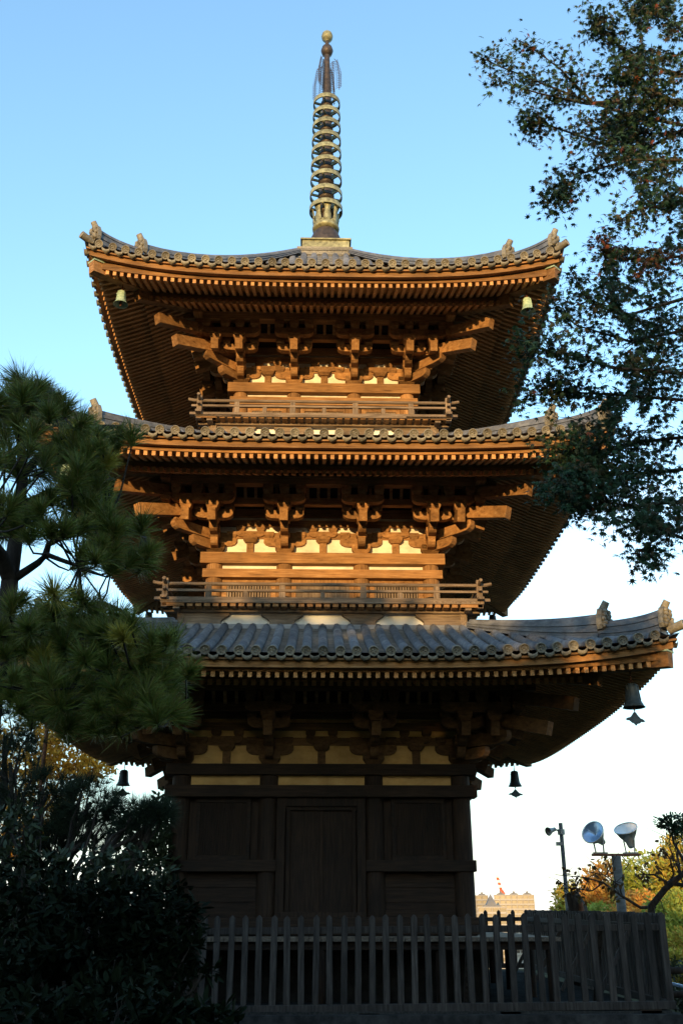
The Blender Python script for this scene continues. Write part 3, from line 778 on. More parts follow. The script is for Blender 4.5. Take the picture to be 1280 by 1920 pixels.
for j, v in enumerate((173, 196, 218, 242, 265, 289, 315, 343, 370)):
    r_ = .315+.055*j/8
    zt = zray(v, r_); h_ = .115
    q = MB()
    q.lathe([(r_, zt-h_), (r_, zt), (r_-.025, zt), (r_-.025, zt-h_), (r_, zt-h_)], (SX, 0, 0), 36)
    for a in range(6):
        an = a*math.pi/3+.3; er = Vector((math.cos(an), math.sin(an), 0))
        q.bar(Vector((SX, 0, zt-.10))+er*.1, Vector((SX, 0, zt-.10))+er*(r_-.02), .035, .05)
    ringo = q.build('ring', BZ, fin)
    q = MB(); rh = .19-.05*(8-j)/8; q.lathe([(rh-.05, zt-.2), (rh, zt-.17), (rh, zt-.03), (rh-.05, zt)], (SX, 0, 0), 18); q.build('hub', BD, ringo)
for j in range(4):      # flame ornament of wire, four wings
    a = j*math.pi/2+math.pi/4+.25; er = Vector((math.cos(a), math.sin(a), 0)); q = MB()
    def W_(r_, z): return Vector((SX, 0, z))+er*r_
    q.tube([W_(.34, 20.35), W_(.34, 20.8), W_(.28, 21.25), W_(.2, 21.4)], .008, 5)
    q.tube([W_(.21, 20.35), W_(.20, 20.8), W_(.15, 21.35)], .008, 5)
    for z in [20.40+.055*c for c in range(17)]:
        rr = .34-.11*max(0, (z-20.8)/.5)
        q.tube([W_(rr, z), W_(rr+.04, z+.015), W_(rr+.055, z+.06)], .006, 4)
        q.tube([W_(rr, z), W_(rr-.05, z+.045), W_(rr-.09, z+.01)], .006, 4)
        q.tube([W_(.1, z), W_(.15, z+.04), W_(.20, z+.02)], .006, 4)
    q.build('flame_wing', BD, fin)
q = MB(); q.lathe([(.05, 21.6), (.12, 21.66), (.148, 21.76), (.12, 21.87), (.05, 21.92)], (SX, 0, 0), 18); q.build('ball', BD, fin)
q = MB(); q.lathe([(.04, 21.93), (.04, 22.08), (.07, 22.1), (.125, 22.16), (.14, 22.24), (.12, 22.32), (.07, 22.37), (.02, 22.40), (.0, 22.49)], (SX, 0, 0), 18); q.build('jewel', BZ, fin)

# ------------------------------------------------------------------ wind bells
def bell(x, y, z, h, m, plate, label, rz=0):
    t = thing('wind_bell', (x, y, z), label, 'bell', 'wind bells under the roof corners')
    t.rotation_euler.z = rz
    q = MB(); r = h*.43
    q.lathe([(0, 0), (r*.38, -.006), (r*.55, -h*.07), (r*.60, -h*.2), (r*.66, -h*.5), (r*.74, -h*.75), (r*.9, -h*.92), (r*1.08, -h), (r*1.02, -h), (r*.6, -h*.6), (r*.5, -h*.1), (0, -h*.06)], (0, 0, 0), 20)
    for k in range(4):
        a = k*math.pi/2+.4; er = Vector((math.cos(a), math.sin(a), 0))
        q.bar(er*r*.58-Z*h*.1, er*r*.74-Z*h*.74, .012, .012)
    q.tube([(-r*.5, 0, -h*.25), (-r*.68, -.01, -h*.26)], .016, 6)
    b = q.build('bell_body', m, t)
    q = MB(); q.lathe([(.022+.006*math.cos(a*.7854), .006*math.sin(a*.7854)) for a in range(9)], (0, 0, .02), 12, (1, 0, .3)); q.tube([(0, 0, .03), (.004, 0, .1), (0, 0, .2)], .008, 6); q.build('hook', MATS['rust'], t)
    q = MB(); q.tube([(0, 0, -.02), (0, 0, -h*1.12)], .012, 6); q.ball((0, 0, -h*.93), .03, 8); cl = q.build('clapper', MATS['rust'], t)
    if plate:
        q = MB(); s = h*.55
        poly = [(-s*1.0, -.22*s), (-s*.75, -.05*s), (-s*.5, .02*s), (-s*.3, .22*s), (-.1*s, .5*s), (0, .55*s), (.1*s, .5*s), (s*.3, .22*s), (s*.5, .02*s), (s*.75, -.05*s), (s*1.0, -.22*s), (s*.8, -.32*s), (s*.62, -.3*s), (s*.35, -.5*s), (.15*s, -.55*s), (0, -.72*s), (-.15*s, -.55*s), (-s*.35, -.5*s), (-s*.62, -.3*s), (-s*.8, -.32*s)]
        q.prism([(x, y*.8) for x, y in poly], (0, 0, -h*1.42), X, Z, Y, .012); q.tube([(0, 0, -h*1.1), (0, 0, -h*1.2)], .006, 5)
        q.build('wind_plate', m, cl)
    return t
pt, bd = MATS['patina'], MATS['bell_dark']
bell(-3.447, -3.447, 12.235, .27, pt, False, 'green weathered bell under left corner of topmost roof', .3)
bell(3.447, -3.447, 12.205, .27, pt, False, 'sunlit yellowish bell under right corner of topmost roof', .5)
bell(-3.888, -3.888, 8.80, .28, pt, False, 'green bell half hidden among pine needles under middle roof', .2)
bell(-3.888, 3.888, 8.79, .28, bd, False, 'dark bell showing beside left end of lower balcony', .1)
bell(3.888, 3.888, 8.78, .28, bd, False, 'dark bell showing beside right end of lower balcony', .7)
bell(4.209, -4.209, 5.375, .33, bd, True, 'large grey bell with leaf plate at front right corner of lowest roof', .5)
bell(4.209, 4.209, 5.36, .33, bd, True, 'black bell silhouette with leaf plate right of the lower wall', .3)
bell(-4.209, 4.209, 5.36, .33, bd, True, 'black bell silhouette with leaf plate left of the lower wall', .1)

# ------------------------------------------------------------------ stone platform
q = MB(); q.box(-9, 4.50, -3.98, 6.0, .3, 1.20); q.box(-9, 4.46, -3.93, 6.0, 1.2003, 1.33)
for x in (-8.1, -6.3, -4.5, -2.7, -.9, .9, 2.7): q.box(x-.008, x+.008, -3.984, -3.9, .8, 1.19)
tag(q.build('stone_platform', MATS['stone'], None, .012), 'dark stone block platform under fence and pagoda', 'platform')
q = MB(); q.box(-8.9, 4.35, -3.85, 5.9, 1.32, 1.362); tag(q.build('gravel', MATS['gravel']), kind='structure')

# ------------------------------------------------------------------ picket fence (front, right side, back)
FEN = thing('picket_fence', (4.37, -3.78, 1.38), 'grey weathered wooden picket fence round the pagoda', 'fence')
FW = MATS['fencewood']
def fz(x, y): return .0075*(x-4.37)+.0095*(y+3.78)
O = Vector((4.37, -3.78, 1.38))
def picket_run(a, b, n, outd, rails=True):
    a = Vector(a); b = Vector(b); d = (b-a).normalized(); od = Vector(outd)
    for j in range(n):
        p = a+(b-a)*(j/(n-1)); h = random.uniform(-.008, .008); wd = .078+random.uniform(-.004, .004)
        lean = random.uniform(-.012, .012)
        z = fz(p.x, p.y)
        q = MB(); poly = [(-wd/2, 1.465+z), (wd/2, 1.465+z), (wd/2+lean, 2.45+z+h), (lean+.008, 2.487+z+h), (lean-.008, 2.487+z+h), (-wd/2+lean, 2.45+z+h)]
        q.prism(poly, Vector((p.x, p.y, 0))-O, d, Z, od, .05)
        q.build('picket', FW, FEN, .004)
    for z0, h_, off, th in ((2.27, .08, -.058, .06), (1.375, .092, -.0, .12)):
        q = MB()
        e0 = a-d*.05; e1 = b+d*.05
        q.bar(Vector((e0.x, e0.y, z0+fz(e0.x, e0.y)))+od*off-O, Vector((e1.x, e1.y, z0+fz(e1.x, e1.y)))+od*off-O, th, h_, base=True)
        q.build('fence_rail', FW, FEN, .006)
picket_run((4.37, -3.78, 0), (-6.63, -3.78, 0), 63, (0, -1, 0))
picket_run((4.40, -3.63, 0), (4.40, 4.7, 0), 48, (1, 0, 0))
picket_run((4.37, 4.83, 0), (-5, 4.83, 0), 34, (0, 1, 0))
for x in (3.6, 1.9, .1, -1.7, -3.5):
    q = MB(); q.bar(Vector((x, -3.68, 2.3+fz(x, -3.7)))-O, Vector((x, -3.1, 1.38))-O, .06, .05); q.build('brace', FW, FEN, .004)
for y in (-2.6, -.6, 1.4, 3.4):
    q = MB(); q.bar(Vector((4.33, y, 2.3))-O, Vector((3.75, y, 1.38))-O, .05, .06); q.build('brace', FW, FEN, .004)
for x in (4.1, 2.35, .6, -1.2, -3.0):
    q = MB(); q.box(x-.13-O.x, x+.13-O.x, -3.85-O.y, -3.72-O.y, 1.325-O.z, 1.374+fz(x, -3.78)-O.z); q.build('rail_block', MATS['darkwood_x'], FEN, .004)

# ------------------------------------------------------------------ foliage helpers
rnd = random.Random(11)
def rdir():
    while True:
        v = Vector((rnd.uniform(-1, 1), rnd.uniform(-1, 1), rnd.uniform(-1, 1)))
        if .05 < v.length < 1: return v.normalized()
def leaf(q, p, a, n, L, w):           # pointed oval leaf from p along a
    b = a.cross(n).normalized(); n = b.cross(a)
    q.add([p, p+a*L*.35+b*w*.5+n*w*.12, p+a*L*.7+b*w*.42+n*w*.1, p+a*L, p+a*L*.7-b*w*.42+n*w*.1, p+a*L*.35-b*w*.5+n*w*.12],
          [(0, 1, 2, 3), (0, 3, 4, 5)])
def quad(q, p, s):
    a = rdir(); b = a.orthogonal().normalized(); c = a.cross(b); t = rnd.uniform(.6, 1.2)
    q.add([p-b*s-c*s*.2, p-c*s*t*.7, p+b*s-c*s*.1, p+c*s*t*.8], [(0, 1, 2, 3)])
def star(q, p, a, n, s):              # seven lobed maple leaf, stalk at p, pointing along a
    b = a.cross(n).normalized(); n = b.cross(a)
    vs = [p]; 
    lobes = [(-2.3, .45), (-1.55, .8), (-.75, .98), (0, 1.1), (.75, .98), (1.55, .8), (2.3, .45)]
    c = p+a*s*.22
    for k, (an, l) in enumerate(lobes):
        l *= rnd.uniform(.9, 1.1)
        d = a*math.cos(an)+b*math.sin(an); vs.append(c+d*s*.62*l - n*s*.16*l*l)
        if k < 6:
            an2 = (an+lobes[k+1][0])/2; d2 = a*math.cos(an2)+b*math.sin(an2); vs.append(c+d2*s*.20)
    vs.append(c)
    m = len(vs)-1
    fs = []
    for k in range(7):
        i1 = 1+2*k
        l_ = i1-1 if k > 0 else 0
        r_ = i1+1 if k < 6 else 0
        fs.append((m, l_, i1, r_))
    q.add(vs, fs)
def wiggle(a, b, n, amp):
    a = Vector(a); b = Vector(b); L = (b-a).length; out = [a]
    for k in range(1, n):
        out.append(a.lerp(b, k/n)+rdir()*amp*L)
    out.append(b); return out
def limb(q, pts, r0, r1, n=6):
    m = len(pts); q.tube(pts, [r0+(r1-r0)*k/(m-1) for k in range(m)], n, cap=True)

# ------------------------------------------------------------------ near pine on the left
PINE = thing('pine_tree', at_dist(-60, 1900, 5.4), 'near dark green pine with long needle tufts filling the left side', 'tree')
PINE.location.z = .8
PO = PINE.location.copy()
q = MB()
pl = lambda u, v, D=5.4: at_dist(u, v, D)-PO
tr_pts = [Vector((0, 0, -.2)), pl(-40, 1500), pl(-14, 1300), pl(8, 1180), pl(20, 1080), pl(34, 985), pl(42, 900), pl(40, 830), pl(30, 740)]
q.tube(tr_pts, [.10, .07, .06, .052, .046, .038, .03, .024, .012], 10)
PL = []
def plimb(px, r0, r1, D0=5.4, D1=5.2):
    n = len(px); pts = [pl(u, v, D0+(D1-D0)*k/(n-1)) for k, (u, v) in enumerate(px)]
    limb(q, pts, r0, r1, 7); PL.extend(pts)
    for a, b in zip(pts[:-1], pts[1:]): PL.append(a.lerp(b, .5))
plimb([(22, 1088), (50, 1070), (72, 1055), (88, 1040), (120, 1052), (150, 1062)], .026, .01)
plimb([(85, 1045), (92, 1020), (130, 1000), (200, 985), (270, 1000)], .022, .008, 5.4, 5.2)
plimb([(20, 1085), (0, 1040), (-30, 1000)], .05, .03)
plimb([(40, 950), (90, 925), (150, 905), (215, 900)], .03, .012, 5.4, 5.6)
plimb([(42, 890), (90, 840), (150, 800), (230, 800)], .03, .012, 5.4, 5.5)
plimb([(40, 830), (20, 770), (60, 720), (100, 730)], .025, .01)
plimb([(8, 1180), (60, 1190), (150, 1200), (240, 1205), (330, 1240)], .035, .01, 5.5, 5.35)
plimb([(-10, 1290), (60, 1280), (150, 1290), (260, 1300), (330, 1330)], .04, .01, 5.5, 5.3)
plimb([(60, 1190), (120, 1150), (190, 1130), (240, 1150)], .03, .01, 5.4, 5.8)
plimb([(150, 1200), (200, 1230), (260, 1260)], .02, .008, 5.4, 5.25)
PL += [pl(10, 870), pl(0, 960), pl(20, 780)]
qn = MB(); qt = q
def tuft(p, r, n, m, droop=0):
    near = min(PL, key=lambda t: (t-p).length)
    ax = (p-near).normalized() if (p-near).length > .02 else Z
    ax = (ax*.6+Z*.75+rdir()*.35).normalized()
    base = p-ax*r*.35
    if (p-near).length > .03: qt.tube([near, near.lerp(base, .5)+rdir()*.03-Z*.02, base, p], [.007, .006, .005, .004], 5)
    qn.mi = m
    e = ax.orthogonal().normalized(); f = ax.cross(e)
    for k in range(n):
        t = rnd.random(); o = base+ax*r*.55*t
        an = rnd.uniform(0, 6.283); sp_ = rnd.uniform(.35, 1.45)*(1.15-.55*t)
        d = (ax*math.cos(sp_)+(e*math.cos(an)+f*math.sin(an))*math.sin(sp_)).normalized()
        L = r*rnd.choice((.55, .8, .95, 1.0, 1.15))*rnd.uniform(.85, 1.1); w = .0014
        sd_ = d.cross(rdir()).normalized()*w
        mid = o+d*L*.55; tip = o+d*L-Z*L*.06
        qn.add([o-sd_, o+sd_, mid+sd_*.9, tip, mid-sd_*.9], [(0, 1, 2, 3, 4)])
up_ = [(130,160),(215,230),(60,230),(30,330),(330,270),(400,330),(180,330),(280,360),(100,420),(200,470),(420,480),(560,500),(720,480),(790,500),(350,540),(460,560),(170,580),(60,600),(390,620),(540,600),(640,640),(560,690),(600,790),(480,720),(280,640),(100,700),(300,860),(430,880),(540,910),(60,920),(160,980),(250,930),(600,960),(380,1060),(480,1040),(200,1090),(300,1060),(640,1010),(690,1060),(850,1030),(600,1140),(680,1190),(870,1190),(770,1240),(850,1260),(480,1180),(560,1230),(650,1290),(30,420),(20,500),(-30,280),(-30,640),(-20,900),(20,1010),(100,1040),(530,800),(430,790),(560,850),(120,250),(300,300),(690,560),(480,420),(620,560)]
lo_ = [(120,130),(60,170),(280,270),(440,270),(500,310),(350,330),(600,350),(1010,370),(650,540),(870,480),(930,440),(990,520),(450,580),(280,600),(180,590),(90,600),(870,640),(1120,560),(1000,770),(1030,800),(700,680),(560,660),(380,680),(200,700),(780,760),(900,760),(600,760),(450,760),(850,850),(700,850),(550,830),(350,760),(500,130),(600,230),(700,255),(800,275),(20,300),(20,450),(150,420),(250,480),(380,460),(520,480),(760,420),(820,560),(740,600),(960,600),(1000,660),(-20,600),(60,720),(130,780),(250,790),(180,300),(60,400),(330,200),(880,700),(940,830),(640,430),(400,400),(420,880),(560,900),(700,900)]
for (x, y, oy, yl) in [(a, b, 660, 0) for a, b in up_]+[(a, b, 1080, 0) for a, b in lo_]+[(730, 345, 1080, 1), (900, 385, 1080, 2), (660, 320, 1080, 2), (240, 210, 660, 2), (330, 90, 1080, 2)]:
    for c in range(1 if yl else (3 if x < 640 else 2)):
        u = x*.3125+(rnd.uniform(-26, 26) if c else rnd.uniform(-5, 5)); v = oy+y*.3125+(rnd.uniform(-18, 26) if c else 0)
        if c and ((u > 250 and v < 1000) or rnd.random() < .08): continue
        D = 4.9+rnd.uniform(-.25, .25)+(.55*c if c else 0)-(.25 if yl else 0)
        tuft(pl(u, v+8, D), rnd.choice((.095, .12, .135, .155))*rnd.uniform(.9, 1.1)*(.9 if yl else 1), 270 if c == 0 else 190, (1 if yl == 1 or rnd.random() < (.4 if yl == 2 else .05) else 0))
qt.build('trunk', MATS['bark'], PINE)
qn.build('needles', [MATS['pine_needles'], MATS['pine_needles_yellow']], PINE)

# ------------------------------------------------------------------ maple on the right
MAP = thing('maple_tree', at_dist(1620, 1900, 6.4), 'overhanging dark green maple with small star leaves on the right', 'tree')
MAP.location.z = .8; MO = MAP.location.copy()
q = MB(); ql = MB()
ml_ = lambda u, v, D: at_dist(u, v, D)-MO
trunk_px = [(1560, 1500), (1520, 1150), (1480, 900), (1450, 650), (1430, 400), (1400, 200), (1380, 0), (1330, -150)]
tp = [Vector((0, 0, -.2))]+[ml_(u, v, 6.4) for u, v in trunk_px]
q.tube(tp, [.17, .13, .12, .11, .10, .08, .065, .05, .03], 10)
STR = [([(1280,235),(1180,215),(1100,190),(1000,150),(930,122),(885,100)],30,230,0),([(1110,192),(1050,130),(985,80)],26,140,0),([(1100,195),(1010,175),(925,150)],20,110,0),
 ([(1280,140),(1200,120),(1140,70),(1115,45)],44,420,0),([(1280,60),(1230,20),(1200,-10)],46,330,0),([(1280,300),(1180,300),(1090,325),(1030,370)],36,330,1),
 ([(1190,290),(1100,260),(1020,232),(985,225)],34,320,0),([(1280,380),(1200,390),(1150,420)],30,150,0),([(1280,480),(1200,490),(1150,480),(1140,470)],34,260,2),
 ([(1280,560),(1180,590),(1100,560),(1065,500)],34,200,0),([(1280,620),(1180,640),(1080,610),(1035,575)],34,260,0),([(1280,700),(1150,690),(1050,660),(990,650)],34,340,0),
 ([(1280,750),(1150,740),(1060,735),(990,742)],28,330,0),([(1280,820),(1180,830),(1110,850),(1050,848)],42,480,0),([(1280,880),(1180,890),(1110,890),(1045,882)],38,400,0),
 ([(1280,940),(1180,950),(1110,935),(1065,930)],38,420,0),([(1280,990),(1240,1000),(1205,1030),(1235,1062)],26,150,0),([(1280,1010),(1220,985),(1150,975)],22,120,0),([(1280,200),(1220,170),(1150,150)],45,380,1),([(1280,250),(1200,250),(1130,240)],45,380,1)]
def mleaf(p, red):
    a = (rdir()*.9+Vector((0, 0, -.45))).normalized(); n = (rdir()*.7+Vector((0, -.5, .7))).normalized()
    ql.mi = 1 if rnd.random() < (.01, .04, .5)[red] else 0
    star(ql, p, a, n, rnd.uniform(.042, .066))
for px, sp_, n, red in STR:
    D0 = rnd.uniform(6.0, 6.9); D1 = D0-rnd.uniform(.2, .7)
    m = len(px); pts = [ml_(u, v, D0+(D1-D0)*k/(m-1)) for k, (u, v) in enumerate(px)]
    st = min(tp[2:], key=lambda t: (t-pts[0]).length+max(0, t.z-pts[0].z)*2)
    full = [st, st.lerp(pts[0], .5)+Z*.05]+pts
    limb(q, full, .02, .003, 6)
    sub = []
    for k in range(10):
        s_ = rnd.random()**.8*(m-1); i0 = min(m-2, int(s_)); p0 = pts[i0].lerp(pts[i0+1], s_-i0)
        dr_ = (pts[i0+1]-pts[i0]).normalized(); e = (rdir()+dr_*.9).normalized()
        p1 = p0+e*sp_/1802*6.6*rnd.uniform(.8, 1.6); sub.append((p0, p1)); q.tube([p0, p0.lerp(p1, .5)+rdir()*.015, p1], [.005, .004, .002], 4)
    for k in range(int(n*2.3)):
        if rnd.random() < .7:
            p0, p1 = sub[rnd.randrange(len(sub))]; t = rnd.uniform(.15, 1.05); p = p0.lerp(p1, t)+rdir()*rnd.uniform(.02, .17)
        else:
            s_ = rnd.random()*(m-1); i0 = min(m-2, int(s_)); p = pts[i0].lerp(pts[i0+1], s_-i0)+rdir()*abs(rnd.gauss(0, sp_*.75))/1802*6.6
        mleaf(p, red)
for k in range(12500):      # the dense part of the crown
    v = rnd.uniform(-20, 1000); lim = 1160+35*math.sin(v*.021)+(85 if 395 < v < 465 else 0)+(-60 if 790 < v < 930 else 0)+(-25 if 640 < v < 770 else 0)
    u = lim+abs(rnd.gauss(0, 1))*75
    if u > 1330 or noise.noise(Vector((u*.03, v*.03, 1.3))) < -.22: continue
    mleaf(ml_(u, v, rnd.uniform(5.9, 7.3)), 2 if 460 < v < 520 and u > 1190 else (1 if v < 420 else 0))
for a in [(1040, 505), (1090, 455), (1000, 760), (975, 700)]:
    p = [ml_(a[0]+k*24, a[1]+k*rnd.uniform(2, 12), 6.2+.02*k) for k in range(6)]; q.tube(p[::-1], [.004, .003, .003, .002, .002, .0015], 4)
q.build('trunk', MATS['bark'], MAP); ql.build('leaves', [MATS['maple_leaves'], MATS['maple_red']], MAP)

# ------------------------------------------------------------------ generic leafy plants
def plant(name, label, cat, base, blobs, lm, leaf_kind, size, trunk_r=.06, group=None, stems=True, barkm='bark'):
    """blobs: list of (centre, radii, number of leaves)"""
    t = thing(name, base, label, cat, group); O_ = Vector(base); q = MB(); ql = MB()
    for c, rr, n in blobs:
        c = Vector(c)-O_
        if stems:
            w_ = wiggle((rnd.uniform(-.1, .1)*trunk_r, 0, -.1), c, 5, .05); limb(q, w_, trunk_r, trunk_r*.25, 6)
            for k in range(7):
                e = rdir(); e.z = abs(e.z)*.8
                tip = c+Vector((e.x*rr[0], e.y*rr[1], e.z*rr[2]))*.85
                limb(q, wiggle(w_[3 if k % 2 else 4], tip, 4, .06), trunk_r*.3, trunk_r*.06, 5)
        for k in range(n):
            e = rdir()*rnd.uniform(.35, 1)**.6
            p = c+Vector((e.x*rr[0], e.y*rr[1], e.z*rr[2]))
            if noise.noise((p+O_)*(1.6/max(rr[0], .3))) < -.18: continue
            if leaf_kind == 'leaf':
                a = (rdir()+Vector((e.x, e.y, .25))*.8).normalized(); leaf(ql, p, a, (Z+rdir()*.8).normalized(), size*rnd.uniform(.7, 1.2), size*.36)
            elif leaf_kind == 'needle':
                ax = (e+Z*.6+rdir()*.4).normalized(); ee = ax.orthogonal().normalized(); ff = ax.cross(ee)
                for s_ in range(26):
                    an = rnd.uniform(0, 6.28); sp_ = rnd.uniform(.2, 1.3); d = (ax*math.cos(sp_)+(ee*math.cos(an)+ff*math.sin(an))*math.sin(sp_))
                    sd_ = d.cross(rdir()).normalized()*size*.014; ql.add([p-sd_, p+sd_, p+d*size*rnd.uniform(.7, 1.1)], [(0, 1, 2)])
            else: quad(ql, p, size*rnd.uniform(.6, 1.3))
    if stems: q.build('trunk', MATS[barkm], t)
    ql.build('leaves' if leaf_kind != 'needle' else 'needles', MATS[lm] if isinstance(lm, str) else [MATS[m] for m in lm], t)
    return t
def blob(u, v, D, ru, rv, n, rd=None):
    c = at_dist(u, v, D); k = (c-CAM).length/FPX
    return (c, (ru*k, (rd if rd else ru*.8)*k, rv*k), n)
def ground_at(u, D):
    p = at_dist(u, 1719, D); return (p.x, p.y, ground_z(p.x, p.y))

# dark evergreen bushes at the lower left
plant('camellia_bush', 'large dark evergreen bush with glossy leaves in front of left fence', 'bush', ground_at(150, 7.2),
      [blob(60, 1740, 7.4, 110, 110, 2600), blob(190, 1760, 7.0, 120, 100, 2600), blob(285, 1745, 7.2, 90, 90, 1500), blob(120, 1840, 6.6, 150, 70, 2200), blob(310, 1800, 7.0, 55, 60, 600), blob(345, 1770, 7.0, 45, 12, 110), blob(380, 1822, 7.0, 28, 10, 45)], 'camellia_leaves', 'leaf', .085, .05)
plant('low_shrub', 'low glossy dark shrub along the bottom left edge', 'shrub', ground_at(200, 5.2),
      [blob(60, 1925, 5.2, 110, 55, 900), blob(210, 1915, 5.1, 110, 60, 1100), blob(330, 1925, 5.2, 90, 45, 800), blob(400, 1920, 5.2, 50, 30, 260)], 'camellia_leaves', 'leaf', .075, .03)
plant('broadleaf_tree', 'dark broadleaf tree with sky gaps left of the lower wall', 'tree', ground_at(150, 9.4),
      [blob(40, 1640, 9.4, 80, 60, 650), blob(140, 1640, 9.6, 90, 45, 420), blob(240, 1635, 9.5, 75, 45, 420), blob(60, 1700, 9.4, 110, 60, 900), blob(220, 1690, 9.4, 110, 45, 700), blob(20, 1560, 9.8, 60, 50, 400)], 'fine_leaves', 'leaf', .10, .06)
plant('pine_tree', 'dark pine with a drooping bough behind the left bell', 'tree', ground_at(-40, 10.5),
      [blob(20, 1430, 10.6, 70, 60, 130), blob(90, 1485, 10.5, 60, 35, 150), blob(170, 1505, 10.3, 60, 38, 260), blob(250, 1530, 10.1, 60, 32, 240), blob(295, 1525, 10.0, 30, 22, 110), blob(50, 1560, 10.6, 90, 50, 340), blob(10, 1380, 10.7, 60, 50, 110), blob(130, 1570, 10.5, 70, 35, 220)], 'dark_needles', 'needle', .17, .09)
plant('bamboo_like_shrub', 'tall shrub with fine narrow leaves against white sky beside wall', 'shrub', ground_at(270, 15.0),
      [blob(265, 1560, 15, 50, 42, 500), blob(302, 1550, 15.2, 26, 60, 380), blob(235, 1600, 15, 60, 40, 420), blob(290, 1630, 15, 40, 50, 320)], 'fine_leaves', 'leaf', .14, .05)
plant('autumn_tree', 'orange leaved tree showing behind the left roof corner', 'tree', ground_at(120, 46),
      [blob(125, 1415, 46, 75, 55, 2600), blob(50, 1410, 47, 80, 65, 2200), blob(170, 1440, 45, 45, 26, 600), blob(100, 1480, 46, 60, 50, 700), blob(60, 1520, 48, 60, 50, 700)], 'orange_leaves', 'leaf', .30, .12)
plant('autumn_tree', 'small glowing orange tree seen through dark leaves at far left', 'tree', ground_at(50, 62),
      [blob(50, 1575, 62, 40, 40, 800)], 'orange_leaves', 'leaf', .5, .15)
# hillside of autumn trees on the right
for (u, v, D, ru, rv, lm, label) in [
    (1082, 1700, 62, 42, 44, 'autumn_leaves', 'yellow autumn tree lowest at left foot of the wooded slope'),
    (1145, 1672, 58, 52, 52, 'autumn_rust', 'rusty orange autumn tree behind the floodlight post'),
    (1215, 1655, 54, 56, 52, 'autumn_green', 'yellow green autumn tree right of the floodlight post'),
    (1283, 1630, 50, 52, 62, 'autumn_leaves', 'tallest golden autumn tree at right edge of slope'),
    (1195, 1720, 46, 58, 44, 'autumn_rust', 'low rust coloured tree above the right fence end'),
    (1262, 1730, 40, 52, 52, 'autumn_green', 'green and yellow tree right of the fence corner'),
    (1120, 1735, 50, 60, 34, 'autumn_green', 'green tree mostly hidden behind the right fence'),
    (1292, 1800, 30, 46, 50, 'autumn_leaves', 'brownish tree lowest at right edge beyond the log railing')]:
    plant('autumn_tree', label, 'tree', ground_at(u, D), [blob(u, v, D, ru, rv, 3800), blob(u-ru*.45, v+rv*.4, D-1, ru*.7, rv*.6, 1900), blob(u+ru*.4, v+rv*.3, D-1.5, ru*.7, rv*.65, 1900), blob(u, v+rv*.9, D, ru*.9, rv*.7, 1400)],
          [lm], 'leaf', .0050*D, .0018*D, 'autumn trees on the slope')
# cherry with bare crooked branches and a few brown leaves
CH = thing('cherry_tree', ground_at(1225, 17), 'nearly bare crooked cherry tree with few brown leaves at right', 'tree')
CO = CH.location.copy(); q = MB(); ql = MB(); ch = lambda u, v, D=17: at_dist(u, v, D)-CO
brs = [([(1230, 1900), (1222, 1760), (1220, 1700), (1245, 1668), (1290, 1630), (1340, 1560)], .075, .03), ([(1228, 1700), (1200, 1702), (1165, 1680), (1130, 1655), (1095, 1645), (1040, 1640)], .028, .006),
       ([(1245, 1668), (1262, 1640), (1255, 1610), (1240, 1590)], .022, .006), ([(1270, 1645), (1250, 1655), (1225, 1640), (1195, 1640)], .035, .006), ([(1255, 1655), (1280, 1660), (1310, 1680)], .04, .02), ([(1130, 1655), (1110, 1670), (1060, 1665), (1025, 1670)], .014, .004),
       ([(1290, 1630), (1262, 1580), (1258, 1555)], .03, .01), ([(1165, 1680), (1160, 1660), (1130, 1640), (1090, 1632)], .014, .004)]
for px, a, b in brs:
    pts = [ch(*p, D=17-.1*k) for k, p in enumerate(px)]; limb(q, pts, a, b, 7)
    for k in range(10):
        i0 = rnd.randrange(1, len(pts)-1); p0 = pts[i0].lerp(pts[min(len(pts)-1, i0+1)], rnd.random()); p1 = p0+(rdir()+Z*.2).normalized()*rnd.uniform(.15, .5)
        q.tube(wiggle(p0, p1, 3, .08), [.008, .006, .005, .003], 4)
        if px[-1][0] < 1250:
            for s_ in range(rnd.randrange(2, 7)): leaf(ql, p0.lerp(p1, rnd.uniform(.2, 1))+rdir()*.03, (rdir()-Z*.6).normalized(), rdir(), .09, .045)
q.build('trunk', MATS['bark'], CH); ql.build('leaves', MATS['brown_leaves'], CH)
plant('small_tree', 'dark green tree tip over the slope at right edge', 'tree', ground_at(1330, 15), [blob(1262, 1545, 15, 30, 16, 420), blob(1290, 1560, 15, 30, 18, 300)], 'maple_leaves', 'leaf', .085, .03)
plant('bush', 'dark green bush behind log railing at right edge', 'bush', ground_at(1300, 17), [blob(1285, 1850, 17, 45, 40, 900), blob(1275, 1880, 16, 40, 24, 500)], 'fine_leaves', 'leaf', .10, .03)
ST = thing('tree_stump', at_dist(1085, 1740, 19), 'dark leaning cut trunk with reddish side beside the camera pole', 'stump')
q = MB(); q.tube([Vector((0, 0, -1.2)), at_dist(1082, 1700, 19)-ST.location, at_dist(1070, 1672, 19)-ST.location], [.2, .17, .11], 10); q.build('trunk', MATS['bark'], ST)
q = MB(); q.tube([at_dist(1090, 1712, 18.8)-ST.location, at_dist(1088, 1692, 18.8)-ST.location], [.05, .04], 8); q.build('sunlit_side', MATS['rust'], ST)  # sunlight on the trunk's side, painted as a reddish piece

